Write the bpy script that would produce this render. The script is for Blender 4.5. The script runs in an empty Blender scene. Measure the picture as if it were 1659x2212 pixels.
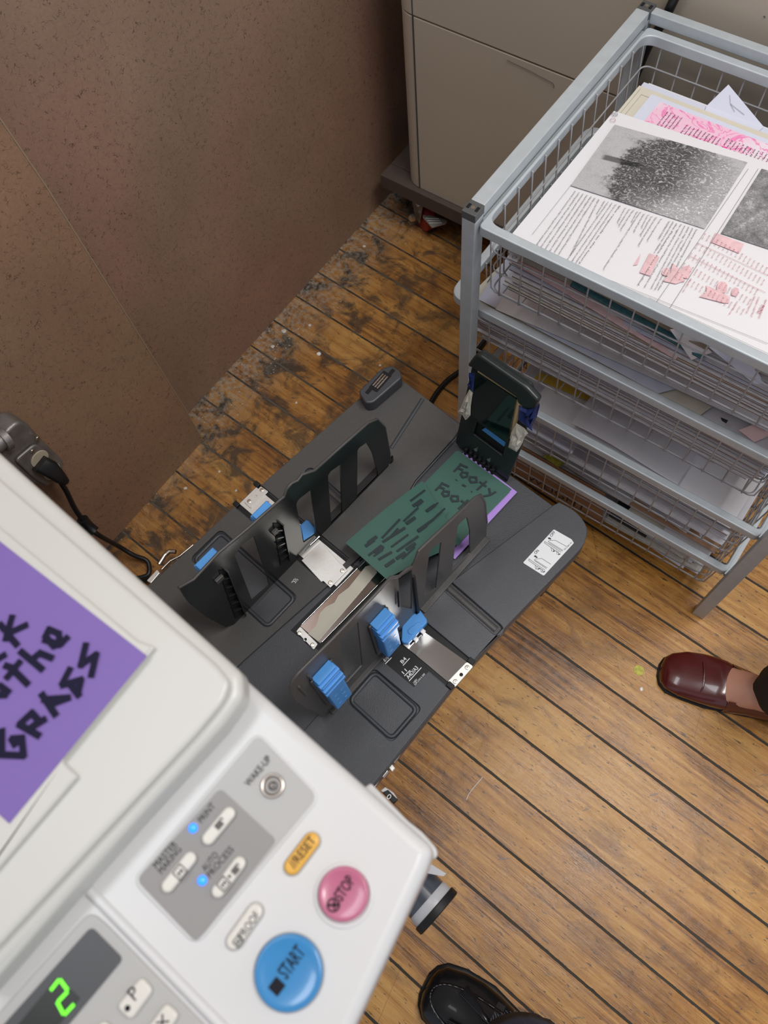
import bpy, bmesh, math, random
from mathutils import Vector, Matrix
random.seed(7)
S = bpy.context.scene
COL = S.collection
V = Vector

# ------------------------------------------------------------------ camera, world, lights, exposure
FPX = 1711.40; CX = 829.5; CY = 1106.0; H = 1.5
RI = V((0.80740, 0.58546, -0.07348)); UPV = V((-0.51007, 0.75512, 0.41187)); FW = V((-0.29662, 0.29506, -0.90827))
RI = UPV.cross(-FW).normalized() if False else RI
CAM = V((0, 0, H))
cd = bpy.data.cameras.new('camera'); cam = bpy.data.objects.new('camera', cd); COL.objects.link(cam)
cd.sensor_fit = 'VERTICAL'; cd.sensor_height = 36.0; cd.sensor_width = 27.0
cd.lens = FPX / 2212.0 * 36.0
cam.matrix_world = Matrix(((RI.x, UPV.x, -FW.x, 0), (RI.y, UPV.y, -FW.y, 0), (RI.z, UPV.z, -FW.z, H), (0, 0, 0, 1)))
cd.clip_start = 0.02
cd.dof.use_dof = True; cd.dof.focus_distance = 1.22; cd.dof.aperture_fstop = 9.0
S.camera = cam

w = bpy.data.worlds.new('world'); S.world = w; w.use_nodes = True
w.node_tree.nodes['Background'].inputs[0].default_value = (0.80, 0.86, 1.0, 1)
w.node_tree.nodes['Background'].inputs[1].default_value = 0.50

def area(name, loc, size, energy, color, rot=(0, 0, 0)):
    l = bpy.data.lights.new(name, 'AREA'); l.shape = 'RECTANGLE'; l.size = size[0]; l.size_y = size[1]
    l.energy = energy; l.color = color
    o = bpy.data.objects.new(name, l); COL.objects.link(o); o.location = loc; o.rotation_euler = rot
    return o
area('ceiling_lamp_light', (0.45, 0.72, 2.75), (0.35, 1.25), 35, (1.0, 0.97, 0.93))
area('ceiling_lamp_light', (-0.70, -0.10, 2.75), (0.35, 1.25), 12, (0.93, 0.96, 1.0))
area('side_light', (1.9, 1.6, 1.7), (1.2, 1.4), 9, (0.86, 0.91, 1.0), (math.radians(60), 0, math.radians(125)))  # unseen cool area light from the right; no window is built there

S.view_settings.view_transform = 'Standard'; S.view_settings.look = 'None'
S.view_settings.gamma = 1.0; S.view_settings.use_curve_mapping = False
S.view_settings.exposure = 0.0

try: S.cycles.caustics_reflective = False
except Exception: pass

# ------------------------------------------------------------------ geometry of the view and frames
def ray(px, py): return RI * ((px - CX) / FPX) - UPV * ((py - CY) / FPX) + FW
def at(px, py, z=0.0):
    d = ray(px, py); return CAM + d * ((z - H) / d.z)
def onpl(px, py, P0, n):
    d = ray(px, py); return CAM + d * ((P0 - CAM).dot(n) / d.dot(n))
YM = math.radians(-6.0)
VX = V((math.cos(YM), math.sin(YM), 0)); VY = V((-math.sin(YM), math.cos(YM), 0)); VZ = V((0, 0, 1))
def G(x, y, z): return VX * x + VY * y + VZ * z          # the duplicator stands turned by six degrees
def frame(o, x, y):
    x = x.normalized(); n = x.cross(y).normalized(); y = n.cross(x)
    return Matrix(((x.x, y.x, n.x, o.x), (x.y, y.y, n.y, o.y), (x.z, y.z, n.z, o.z), (0, 0, 0, 1)))
def hit(F, px, py):
    o = F.to_translation(); n = V((F[0][2], F[1][2], F[2][2])); p = onpl(px, py, o, n)
    q = F.inverted() @ p; return (q.x, q.y)
def hits(F, pts): return [hit(F, *p) for p in pts]
def flat(z): return Matrix.Translation((0, 0, z))
def crop(ox, oy, s):
    return lambda *pts: [(ox + p[0] / s, oy + p[1] / s) for p in pts]

# ------------------------------------------------------------------ mesh builder
def rnd(pts, r, n=5):
    out = []; L = len(pts)
    rr = r if isinstance(r, (list, tuple)) else [r] * L
    for i in range(L):
        a, b, c = V(pts[i - 1]), V(pts[i]), V(pts[(i + 1) % L])
        u = a - b; v = c - b; k = rr[i]
        k = min(k, u.length * .49, v.length * .49)
        if k < 1e-6: out.append(tuple(b)); continue
        p = b + u.normalized() * k; q = b + v.normalized() * k
        for j in range(n + 1):
            t = j / n; out.append(tuple(p * (1 - t) ** 2 + b * 2 * t * (1 - t) + q * t * t))
    return out
def circ(c, r, n=40, ry=None): return [(c[0] + r * math.cos(2 * math.pi * i / n), c[1] + (ry or r) * math.sin(2 * math.pi * i / n)) for i in range(n)]
def capsule(a, b, r, n=10):
    a, b = V(a), V(b); d = (b - a).normalized(); t = math.atan2(d.y, d.x); out = []
    for i in range(n + 1):
        u = t - math.pi / 2 + math.pi * i / n; out.append((b.x + r * math.cos(u), b.y + r * math.sin(u)))
    for i in range(n + 1):
        u = t + math.pi / 2 + math.pi * i / n; out.append((a.x + r * math.cos(u), a.y + r * math.sin(u)))
    return out

class M:
    K = 0
    def __init__(s): s.v = []; s.f = []; s.uv = None
    def add(s, vs, fs):
        o = len(s.v); s.v += [V(p) for p in vs]; s.f += [[i + o for i in f] for f in fs]; return s
    def box(s, c, d, F=None):
        x, y, z = d[0] / 2, d[1] / 2, d[2] / 2; c = V(c)
        vs = [c + V((a * x, b * y, e * z)) for a in (-1, 1) for b in (-1, 1) for e in (-1, 1)]
        if F: vs = [F @ p for p in vs]
        return s.add(vs, [(0, 1, 3, 2), (4, 6, 7, 5), (0, 4, 5, 1), (2, 3, 7, 6), (0, 2, 6, 4), (1, 5, 7, 3)])
    def gbox(s, x0, x1, y0, y1, z0, z1):      # a box in the duplicator's own axes
        return s.add([G(x, y, z) for x in (x0, x1) for y in (y0, y1) for z in (z0, z1)],
                     [(0, 1, 3, 2), (4, 6, 7, 5), (0, 4, 5, 1), (2, 3, 7, 6), (0, 2, 6, 4), (1, 5, 7, 3)])
    def wbox(s, x0, x1, y0, y1, z0, z1): return s.box(((x0 + x1) / 2, (y0 + y1) / 2, (z0 + z1) / 2), (x1 - x0, y1 - y0, z1 - z0))
    def prism(s, pts, z0, z1, F=None):
        n = len(pts); vs = [V((p[0], p[1], z0)) for p in pts] + [V((p[0], p[1], z1)) for p in pts]
        if F: vs = [F @ p for p in vs]
        return s.add(vs, [list(range(n))[::-1], list(range(n, 2 * n))] + [(i, (i + 1) % n, n + (i + 1) % n, n + i) for i in range(n)])
    def tube(s, path, r, n=8, closed=False, caps=True):
        path = [V(p) for p in path]; L = len(path); rs = r if isinstance(r, (list, tuple)) else [r] * L
        o = len(s.v); prev = None
        for i, p in enumerate(path):
            a = path[i - 1] if (i > 0 or closed) else p; b = path[(i + 1) % L] if (i < L - 1 or closed) else p
            t = (b - a).normalized()
            if prev is None:
                u = t.orthogonal().normalized()
            else:
                u = (prev - t * prev.dot(t)).normalized()
            prev = u; w_ = t.cross(u)
            for k in range(n):
                an = 2 * math.pi * k / n; s.v.append(p + (u * math.cos(an) + w_ * math.sin(an)) * rs[i])
        m = L if closed else L - 1
        for i in range(m):
            for k in range(n):
                a = o + i * n + k; b = o + i * n + (k + 1) % n; j = (i + 1) % L
                s.f.append([a, b, o + j * n + (k + 1) % n, o + j * n + k])
        if caps and not closed:
            s.f.append([o + k for k in range(n)][::-1]); s.f.append([o + (L - 1) * n + k for k in range(n)])
        return s
    def cyl(s, p0, p1, r, n=24, r2=None): return s.tube([p0, p1], [r, r2 if r2 is not None else r], n)
    def loft(s, rings, caps=True):
        o = len(s.v); n = len(rings[0])
        for R in rings: s.v += [V(p) for p in R]
        for i in range(len(rings) - 1):
            for k in range(n):
                s.f.append([o + i * n + k, o + i * n + (k + 1) % n, o + (i + 1) * n + (k + 1) % n, o + (i + 1) * n + k])
        if caps: s.f.append([o + k for k in range(n)][::-1]); s.f.append([o + (len(rings) - 1) * n + k for k in range(n)])
        return s
    def plate(s, outline, holes, z0, z1, F, bevel=0.0, res=2):
        cu = bpy.data.curves.new('t', 'CURVE'); cu.dimensions = '2D'; cu.fill_mode = 'BOTH'
        for pts in [outline] + list(holes):
            sp = cu.splines.new('POLY'); sp.points.add(len(pts) - 1)
            for p, q in zip(sp.points, pts): p.co = (q[0], q[1], 0, 1)
            sp.use_cyclic_u = True
        cu.extrude = max(0.0, (z1 - z0) / 2 - bevel); cu.bevel_depth = bevel; cu.bevel_resolution = res; cu.offset = -bevel
        ob = bpy.data.objects.new('t', cu); me = bpy.data.meshes.new_from_object(ob)
        T = F @ Matrix.Translation((0, 0, (z0 + z1) / 2))
        s.add([T @ v.co for v in me.vertices], [list(p.vertices) for p in me.polygons])
        bpy.data.objects.remove(ob); bpy.data.curves.remove(cu); bpy.data.meshes.remove(me)
        return s
    def text(s, txt, p0, p1, h, n=None, lift=0.0, bold=0.0):   # baseline from p0 to p1, capital height h
        p0, p1 = V(p0), V(p1); n = n or VZ; x = (p1 - p0)
        cu = bpy.data.curves.new('t', 'FONT'); cu.body = txt; cu.size = 1.0; cu.offset = bold; cu.resolution_u = 3
        ob = bpy.data.objects.new('t', cu); me = bpy.data.meshes.new_from_object(ob)
        xs = [v.co.x for v in me.vertices]
        if xs:
            x0, x1 = min(xs), max(xs); sx = x.length / max(1e-6, x1 - x0); xd = x.normalized(); yd = n.cross(xd).normalized(); sy = h / 0.70
            s.add([p0 + xd * ((v.co.x - x0) * sx) + yd * (v.co.y * sy) + n * lift for v in me.vertices], [list(p.vertices) for p in me.polygons])
        bpy.data.objects.remove(ob); bpy.data.curves.remove(cu); bpy.data.meshes.remove(me)
        return s
    def stroke(s, pts, wd, n=None, closed=False, lift=0.0):     # a flat ribbon through 3-D points
        n = n or VZ; pts = [V(p) + n * lift for p in pts]; L = len(pts)
        for i in range(L if closed else L - 1):
            a, b = pts[i], pts[(i + 1) % L]; d = (b - a)
            if d.length < 1e-7: continue
            d.normalize(); w_ = n.cross(d) * (wd / 2); e = d * (wd * .35)
            s.add([a - e - w_, b + e - w_, b + e + w_, a - e + w_], [(0, 1, 2, 3)])
            M.K = (M.K + 1) % 12; s.v[-4:] = [p + n * (M.K * 2.5e-5) for p in s.v[-4:]]
        return s
    def grid(s, P, nu=8, nv=8, bump=None):    # bilinear patch over four corners
        a, b, c, d = [V(p) for p in P]; o = len(s.v)
        for j in range(nv + 1):
            for i in range(nu + 1):
                u, t = i / nu, j / nv
                p = (a * (1 - u) + b * u) * (1 - t) + (d * (1 - u) + c * u) * t
                if bump: p = p + VZ * bump(u, t)
                s.v.append(p)
        for j in range(nv):
            for i in range(nu):
                k = o + j * (nu + 1) + i; s.f.append([k, k + 1, k + nu + 2, k + nu + 1])
        if s.uv is None: s.uv = {}
        for j in range(nv + 1):
            for i in range(nu + 1): s.uv[o + j * (nu + 1) + i] = (i / nu, j / nv)
        return s

def make(name, m, mat, parent=None, smooth=None, bevel=0, label=None, sub=0, solid=0, seg=2):
    vs = m.v
    if parent is None:
        lo = V((min(p.x for p in vs), min(p.y for p in vs), min(p.z for p in vs))); hi = V((max(p.x for p in vs), max(p.y for p in vs), max(p.z for p in vs)))
        T = Matrix.Translation(((lo.x + hi.x) / 2, (lo.y + hi.y) / 2, lo.z))
    else: T = WORLD[parent.name]
    Ti = T.inverted()
    me = bpy.data.meshes.new(name); me.from_pydata([Ti @ p for p in vs], [], m.f); me.validate()
    if m.uv:
        ul = me.uv_layers.new(name='UVMap')
        for lp in me.loops: ul.data[lp.index].uv = m.uv.get(lp.vertex_index, (0, 0))
    if not m.uv or len(m.uv) != len(vs):
        bm = bmesh.new(); bm.from_mesh(me); bmesh.ops.recalc_face_normals(bm, faces=bm.faces[:]); bm.to_mesh(me); bm.free()
    me.materials.append(mat)
    o = bpy.data.objects.new(name, me); COL.objects.link(o)
    if parent is None: o.location = T.to_translation()
    else: o.parent = parent
    WORLD[o.name] = T if parent is None else T
    if bevel:
        b = o.modifiers.new('bevel', 'BEVEL'); b.width = bevel; b.segments = seg; b.limit_method = 'ANGLE'; b.angle_limit = math.radians(40)
    if solid:
        b = o.modifiers.new('solid', 'SOLIDIFY'); b.thickness = solid; b.offset = -1
    if sub:
        b = o.modifiers.new('sub', 'SUBSURF'); b.levels = sub; b.render_levels = sub
    if smooth is not None:
        for p in me.polygons: p.use_smooth = True
        try: me.set_sharp_from_angle(angle=math.radians(smooth))
        except Exception: pass
        if smooth < 45:
            wn = o.modifiers.new('wn', 'WEIGHTED_NORMAL'); wn.keep_sharp = True; wn.weight = 100
    if label: o['label'] = label
    return o
WORLD = {}
def thing(name, label, cat, loc, group=None, rotz=0.0):
    o = bpy.data.objects.new(name, None); COL.objects.link(o); o.empty_display_size = .05
    o.location = loc; o.rotation_euler = (0, 0, rotz)
    WORLD[o.name] = Matrix.Translation(loc) @ Matrix.Rotation(rotz, 4, 'Z')
    return tag(o, label, cat, group)
def tag(o, label, cat, group=None):
    o['label'] = label; o['category'] = cat
    if group: o['group'] = group
    return o
def struct(o): o['kind'] = 'structure'; return o

# ------------------------------------------------------------------ materials
def mat(name, col, rough=.5, metal=0.0, spec=.5, var=.06, scale=30.0, bump=0.0, bscale=None, coat=0.0, trans=0.0, emit=None, es=0.0, aniso=None, alpha=1.0, rvar=0.0, sss=0.0):
    m = bpy.data.materials.new(name); m.use_nodes = True; nt = m.node_tree; N = nt.nodes; L = nt.links; b = N['Principled BSDF']
    tc = N.new('ShaderNodeTexCoord'); no = N.new('ShaderNodeTexNoise'); no.inputs['Scale'].default_value = scale; no.inputs['Detail'].default_value = 5
    mp = N.new('ShaderNodeMapping'); L.new(tc.outputs['Object'], mp.inputs[0]); L.new(mp.outputs[0], no.inputs['Vector'])
    if aniso: mp.inputs['Scale'].default_value = aniso
    mx = N.new('ShaderNodeMix'); mx.data_type = 'RGBA'
    mx.inputs[6].default_value = tuple(max(0, c * (1 - var)) for c in col) + (1,); mx.inputs[7].default_value = tuple(min(1, c * (1 + var)) for c in col) + (1,)
    L.new(no.outputs['Fac'], mx.inputs[0]); L.new(mx.outputs[2], b.inputs['Base Color'])
    b.inputs['Roughness'].default_value = rough; b.inputs['Metallic'].default_value = metal; b.inputs['Specular IOR Level'].default_value = spec
    b.inputs['Coat Weight'].default_value = coat; b.inputs['Transmission Weight'].default_value = trans; b.inputs['Alpha'].default_value = alpha
    if sss: b.inputs['Subsurface Weight'].default_value = sss; b.inputs['Subsurface Radius'].default_value = (.01, .004, .002)
    if rvar:
        mr = N.new('ShaderNodeMapRange'); mr.inputs[3].default_value = rough - rvar; mr.inputs[4].default_value = rough + rvar
        L.new(no.outputs['Fac'], mr.inputs[0]); L.new(mr.outputs[0], b.inputs['Roughness'])
    if emit: b.inputs['Emission Color'].default_value = emit + (1,); b.inputs['Emission Strength'].default_value = es
    if bump:
        n2 = N.new('ShaderNodeTexNoise'); n2.inputs['Scale'].default_value = bscale or scale; n2.inputs['Detail'].default_value = 3; L.new(mp.outputs[0], n2.inputs['Vector'])
        bu = N.new('ShaderNodeBump'); bu.inputs['Strength'].default_value = bump; bu.inputs['Distance'].default_value = .001
        L.new(n2.outputs['Fac'], bu.inputs['Height']); L.new(bu.outputs[0], b.inputs['Normal'])
    return m
class NT:
    def __init__(s, name):
        s.m = bpy.data.materials.new(name); s.m.use_nodes = True; s.N = s.m.node_tree.nodes; s.L = s.m.node_tree.links; s.b = s.N['Principled BSDF']
        s.tc = s.N.new('ShaderNodeTexCoord'); s.geo = s.N.new('ShaderNodeNewGeometry')
    def put(s, sock, v):
        if v is None: return
        if hasattr(v, 'links') or isinstance(v, bpy.types.NodeSocket): s.L.new(v, sock)
        else: sock.default_value = v
    def math(s, op, a, b=None, c=None, clamp=False):
        n = s.N.new('ShaderNodeMath'); n.operation = op; n.use_clamp = clamp
        s.put(n.inputs[0], a); s.put(n.inputs[1], b); s.put(n.inputs[2], c); return n.outputs[0]
    def noise(s, vec, scale, detail=4, rough=.5, dist=0.0):
        n = s.N.new('ShaderNodeTexNoise'); s.put(n.inputs['Vector'], vec); n.inputs['Scale'].default_value = scale; n.inputs['Detail'].default_value = detail
        n.inputs['Roughness'].default_value = rough; n.inputs['Distortion'].default_value = dist; return n.outputs['Fac']
    def vor(s, vec, scale, feat='F1'):
        n = s.N.new('ShaderNodeTexVoronoi'); n.feature = feat; s.put(n.inputs['Vector'], vec); n.inputs['Scale'].default_value = scale; return n.outputs['Distance']
    def ramp(s, v, *stops):
        n = s.N.new('ShaderNodeValToRGB'); e = n.color_ramp.elements
        while len(e) < len(stops): e.new(.5)
        for x, (p, c) in zip(e, stops): x.position = p; x.color = c if len(c) == 4 else tuple(c) + (1,)
        s.put(n.inputs[0], v); return n.outputs[0]
    def mr(s, v, a, b, c=0.0, d=1.0):
        n = s.N.new('ShaderNodeMapRange'); s.put(n.inputs[0], v)
        for i, x in enumerate((a, b, c, d)): n.inputs[i + 1].default_value = x
        return n.outputs[0]
    def mix(s, f, a, b, blend='MIX'):
        n = s.N.new('ShaderNodeMix'); n.data_type = 'RGBA'; n.blend_type = blend; s.put(n.inputs[0], f)
        for i, x in ((6, a), (7, b)):
            if isinstance(x, tuple) and len(x) == 3: x = x + (1,)
            s.put(n.inputs[i], x)
        return n.outputs[2]
    def vec(s, x, y, z=0.0):
        n = s.N.new('ShaderNodeCombineXYZ'); s.put(n.inputs[0], x); s.put(n.inputs[1], y); s.put(n.inputs[2], z); return n.outputs[0]
    def sep(s, v):
        n = s.N.new('ShaderNodeSeparateXYZ'); s.put(n.inputs[0], v); return n.outputs
    def bump(s, h, strength, dist=.001):
        n = s.N.new('ShaderNodeBump'); n.inputs['Strength'].default_value = strength; n.inputs['Distance'].default_value = dist
        s.L.new(h, n.inputs['Height']); s.L.new(n.outputs[0], s.b.inputs['Normal'])

def floor_material():
    t = NT('worn_plank_floor'); p = t.sep(t.geo.outputs['Position']); th = math.radians(-3.01)
    xr = t.math('ADD', t.math('MULTIPLY', p[0], math.cos(th)), t.math('MULTIPLY', p[1], math.sin(th)))
    yr = t.math('SUBTRACT', t.math('MULTIPLY', p[1], math.cos(th)), t.math('MULTIPLY', p[0], math.sin(th)))
    q = t.math('DIVIDE', t.math('SUBTRACT', yr, .0055 - .0857 * 40), .0857)
    idx = t.math('FLOOR', q); fr = t.math('FRACT', q)
    wn = t.N.new('ShaderNodeTexWhiteNoise'); wn.noise_dimensions = '1D'; t.L.new(idx, wn.inputs['W']); rv = wn.outputs['Value']
    base = t.vec(xr, yr, t.math('MULTIPLY', idx, 3.7))
    gv = t.vec(t.math('MULTIPLY', xr, 2.2), t.math('MULTIPLY', yr, 55), t.math('MULTIPLY', idx, 3.7))
    g1 = t.noise(gv, 1.6, 6, .6, .7); g2 = t.noise(t.vec(t.math('MULTIPLY', xr, 7), t.math('MULTIPLY', yr, 300), idx), 2.0, 4, .7)
    blot = t.noise(base, 6.0, 4, .6, .3); big = t.noise(base, 1.7, 2)
    f = t.math('ADD', t.math('MULTIPLY', g1, .52), t.math('ADD', t.math('MULTIPLY', g2, .30), t.math('MULTIPLY', blot, .36)))
    f = t.math('ADD', f, t.math('MULTIPLY', t.math('SUBTRACT', rv, .5), .09))
    col = t.ramp(f, (.43, (.095, .034, .008)), (.50, (.29, .118, .022)), (.57, (.46, .208, .040)), (.70, (.62, .335, .088)))
    mot = t.math('MULTIPLY', t.mr(t.noise(t.vec(t.math('MULTIPLY', xr, 1.0), t.math('MULTIPLY', yr, 2.6), 4.0), 7.5, 5, .7, .8), .50, .66), .55)
    col = t.mix(mot, col, (.14, .055, .018))
    # dirt plus painted-in shade darken the boards towards the hardboard wall
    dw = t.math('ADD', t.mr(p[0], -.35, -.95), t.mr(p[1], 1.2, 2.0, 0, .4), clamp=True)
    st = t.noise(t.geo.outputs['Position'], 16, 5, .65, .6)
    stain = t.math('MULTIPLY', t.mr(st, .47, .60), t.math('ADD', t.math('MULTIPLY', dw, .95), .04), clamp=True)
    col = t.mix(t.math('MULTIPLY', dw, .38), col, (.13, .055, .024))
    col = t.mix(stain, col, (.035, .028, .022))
    spk = t.mr(t.noise(t.vec(t.math('MULTIPLY', xr, 14), t.math('MULTIPLY', yr, 60)), 3.2, 3, .7), .615, .655)
    col = t.mix(t.math('MULTIPLY', spk, .8), col, (.035, .022, .014))
    # grey scrapes
    sc = t.mr(t.noise(t.vec(t.math('MULTIPLY', t.math('ADD', p[0], p[1]), 4), t.math('MULTIPLY', t.math('SUBTRACT', p[0], p[1]), 16)), 2.6, 3), .69, .72)
    col = t.mix(t.math('MULTIPLY', sc, .6), col, (.10, .10, .09))
    # plaster dust swept against the wall
    dist = t.math('ADD', t.math('ADD', p[0], .99), t.math('MULTIPLY', t.math('SUBTRACT', st, .5), .10))
    patch = t.math('MULTIPLY', t.mr(dist, .13, .0), t.mr(p[1], .1, .3), clamp=True)
    dn = t.mr(t.noise(t.geo.outputs['Position'], 90, 4, .7), .42, .62)
    dust = t.math('MULTIPLY', t.math('MULTIPLY', patch, dn), .75, clamp=True)
    near = t.mr(p[0], -.50, -.95)
    crumbs = t.math('MULTIPLY', t.mr(t.vor(t.geo.outputs['Position'], 95), .16, .08), t.math('MULTIPLY', near, t.mr(t.noise(t.geo.outputs['Position'], 9, 2), .5, .62)), clamp=True)
    col = t.mix(dust, col, (.36, .33, .28)); col = t.mix(crumbs, col, (.55, .50, .42))
    # scratches
    scr = t.N.new('ShaderNodeTexVoronoi'); scr.feature = 'DISTANCE_TO_EDGE'; scr.inputs['Scale'].default_value = 5.0
    t.put(scr.inputs['Vector'], t.vec(t.math('ADD', t.math('MULTIPLY', xr, 1.3), yr), t.math('MULTIPLY', yr, .8)))
    sl = t.math('MULTIPLY', t.mr(scr.outputs['Distance'], .0035, .0), t.mr(t.noise(base, 3.1, 2), .52, .6))
    col = t.mix(t.math('MULTIPLY', sl, .55), col, (.09, .04, .02))
    wob = t.math('MULTIPLY', t.noise(t.vec(t.math('MULTIPLY', xr, 26), idx), 1.5, 4, .7), .034)
    gw = t.math('ADD', t.math('ADD', .010, wob), t.math('MULTIPLY', rv, .006))
    edge = t.math('MINIMUM', fr, t.math('SUBTRACT', 1.0, fr))
    gap = t.math('SUBTRACT', 1.0, t.math('DIVIDE', edge, gw), clamp=True); gap = t.math('MINIMUM', t.math('MULTIPLY', gap, 3), 1.0)
    gc = t.mix(t.math('MULTIPLY', dw, t.mr(st, .4, .6)), (.022, .020, .016), (.12, .105, .085))
    col = t.mix(gap, col, gc)
    t.L.new(col, t.b.inputs['Base Color'])
    r = t.math('ADD', t.mr(blot, .3, .7, .22, .38), t.math('MULTIPLY', t.math('ADD', gap, dw), .3), clamp=True); t.L.new(r, t.b.inputs['Roughness'])
    h = t.math('SUBTRACT', t.math('ADD', t.math('MULTIPLY', g2, .5), t.math('MULTIPLY', t.noise(t.geo.outputs['Position'], 45, 3), .9)), t.math('MULTIPLY', gap, 4.5))
    t.bump(h, .5, .0012)
    return t.m
def hardboard_material(name, tint):
    t = NT(name); P = t.geo.outputs['Position']; p = t.sep(P)
    n1 = t.noise(P, 5, 4, .6); n2 = t.noise(P, 210, 5, .75)
    w_ = t.N.new('ShaderNodeTexVoronoi'); w_.feature = 'DISTANCE_TO_EDGE'; w_.inputs['Scale'].default_value = 115
    dv = t.N.new('ShaderNodeTexNoise'); dv.inputs['Scale'].default_value = 40; t.L.new(P, dv.inputs['Vector'])
    ad = t.N.new('ShaderNodeVectorMath'); ad.operation = 'MULTIPLY_ADD'; t.L.new(dv.outputs['Color'], ad.inputs[0]); ad.inputs[1].default_value = (.05, .05, .05); t.L.new(P, ad.inputs[2]); t.L.new(ad.outputs[0], w_.inputs['Vector'])
    fib = t.math('MULTIPLY', t.mr(w_.outputs['Distance'], .045, .01), t.mr(t.noise(P, 95, 3), .50, .58))
    f = t.math('ADD', t.math('MULTIPLY', n1, .5), t.math('MULTIPLY', n2, .5))
    a = tint
    col = t.ramp(f, (.36, tuple(c * .84 for c in a)), (.52, a), (.66, tuple(c * 1.18 for c in a)))
    hue = t.mix(t.mr(t.noise(P, 2.4, 2), .42, .6), col, t.mix(1.0, col, (1.0, .90, .92), 'MULTIPLY'))
    col = t.mix(t.math('MULTIPLY', fib, .62), hue, (.028, .014, .008))
    scuff = t.math('MULTIPLY', t.mr(t.noise(P, 30, 4, .7, 1.0), .60, .68), t.math('MULTIPLY', t.mr(p[2], .35, .05), t.mr(t.noise(P, 6, 1), .5, .6)))
    col = t.mix(t.math('MULTIPLY', scuff, .3), col, (.30, .25, .19))
    t.L.new(col, t.b.inputs['Base Color']); t.b.inputs['Roughness'].default_value = .52; t.b.inputs['Specular IOR Level'].default_value = .35
    t.bump(t.math('ADD', n2, t.math('MULTIPLY', fib, -.6)), .35, .0008)
    return t.m

MT = {}
def mm(k, *a, **kw): MT[k] = mat(k, *a, **kw); return MT[k]
mm('tray_plastic', (.046, .050, .059), .42, bump=.35, bscale=900, var=.10, scale=14, rvar=.05)
mm('tray_textured', (.088, .086, .084), .50, bump=.9, bscale=1500, var=.12, scale=1200)
mm('tray_recess', (.058, .062, .072), .36, bump=.2, bscale=900, var=.08)
mm('black_plastic', (.012, .012, .013), .5, spec=.3, var=.1)
mm('fence_plastic', (.016, .018, .019), .20, spec=.45, var=.08, bump=.10, bscale=6)
mm('fence_grey', (.075, .072, .070), .40, spec=.45, var=.06, bump=.12, bscale=500)
mm('stop_plastic', (.016, .022, .022), .34, var=.1)
mm('blue_plastic', (.085, .33, .78), .38, var=.05, scale=60, bump=.1)
mm('bright_steel', (.62, .63, .64), .09, metal=1, var=.03, aniso=(400, 4, 4), rvar=.04)
mm('satin_steel', (.74, .73, .70), .45, metal=.6, var=.05, scale=300, bump=.1)
mm('screw_steel', (.66, .62, .55), .28, metal=1, var=.1)
mm('bracket_steel', (.52, .47, .43), .30, metal=1, var=.15, scale=80)
mm('white_housing', (.56, .565, .57), .34, spec=.5, var=.015, scale=6)
mm('cover_white', (.51, .51, .485), .36, var=.02, scale=5)
mm('panel_light', (.375, .375, .37), .42, var=.01)
mm('panel_grey', (.235, .23, .228), .45, var=.02)
mm('display_grey', (.055, .058, .064), .4, var=.03)
mm('display_black', (.006, .007, .006), .3, var=.05)
mm('button_cream', (.60, .585, .54), .35, var=.01)
mm('button_orange', (.66, .36, .05), .32, var=.03)
mm('button_pink', (.43, .12, .21), .28, coat=.3, var=.02)
mm('button_blue', (.035, .21, .47), .25, coat=.4, var=.02)
mm('ink_dark', (.012, .012, .018), .7, spec=.15, var=.05)
mm('led_blue', (.02, .15, .9), .3, emit=(.01, .17, 1.0), es=2.2)
mm('led_green', (.1, .8, .02), .3, emit=(.16, 1.0, .01), es=.9)
mm('cart_steel', (.50, .55, .585), .42, metal=.2, var=.10, scale=60, rvar=.07, bump=.12, bscale=30)
mm('wire_steel', (.42, .42, .44), .42, metal=.0, var=.08)
mm('cap_plastic', (.085, .09, .092), .45, var=.1)
mm('paper_white', (.76, .755, .785), .6, var=.02, scale=12)
mm('paper_blue_white', (.66, .69, .82), .6, var=.02)
mm('paper_cream', (.66, .62, .52), .65, var=.03)
mm('paper_tan', (.52, .45, .34), .65, var=.04)
mm('pine_edge', (.36, .27, .18), .7)
mm('paper_film', (.50, .48, .40), .35, var=.06, scale=30)
mm('paper_pink', (.78, .55, .55), .6, var=.04)
mm('paper_teal', (.06, .19, .22), .6, var=.7, scale=160)
mm('paper_grey', (.62, .61, .65), .6, var=.03)
mm('paper_yellow', (.60, .40, .05), .55, var=.05)
mm('paper_orange', (.60, .36, .21), .6, var=.05)
mm('card_green', (.040, .118, .094), .62, var=.05, scale=40)
mm('card_purple', (.42, .25, .70), .6, var=.03, scale=40)
mm('card_violet', (.170, .105, .36), .6, var=.04, scale=60)
mm('ink_green', (.012, .026, .030), .6, var=.1)
mm('ink_navy', (.010, .009, .028), .7, spec=.15, var=.1)
mm('cardboard', (.30, .165, .085), .75, var=.12, scale=40)
mm('brown_leather', (.085, .011, .010), .22, spec=.6, var=.25, scale=16, coat=.35)
mm('black_leather', (.007, .007, .008), .26, spec=.45, var=.2, coat=.15, bump=.15, bscale=60)
mm('skin', (.55, .27, .185), .5, var=.05, scale=14, sss=.15)
mm('black_cloth', (.018, .017, .017), .9, var=.25, scale=300, bump=.8, bscale=700)
mm('denim', (.055, .078, .14), .9, var=.45, scale=260, bump=1.0, bscale=500)
mm('denim_thread', (.20, .24, .32), .9, var=.2, scale=400)
mm('cable_rubber', (.008, .008, .009), .45, var=.1)
mm('cast_metal', (.24, .225, .215), .45, metal=.6, var=.35, scale=45, bump=.9, bscale=70)
mm('ivory_plastic', (.50, .43, .33), .5, var=.1)
mm('beige_paint', (.50, .445, .365), .42, var=.04, scale=3, bump=.1, bscale=20)
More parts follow.
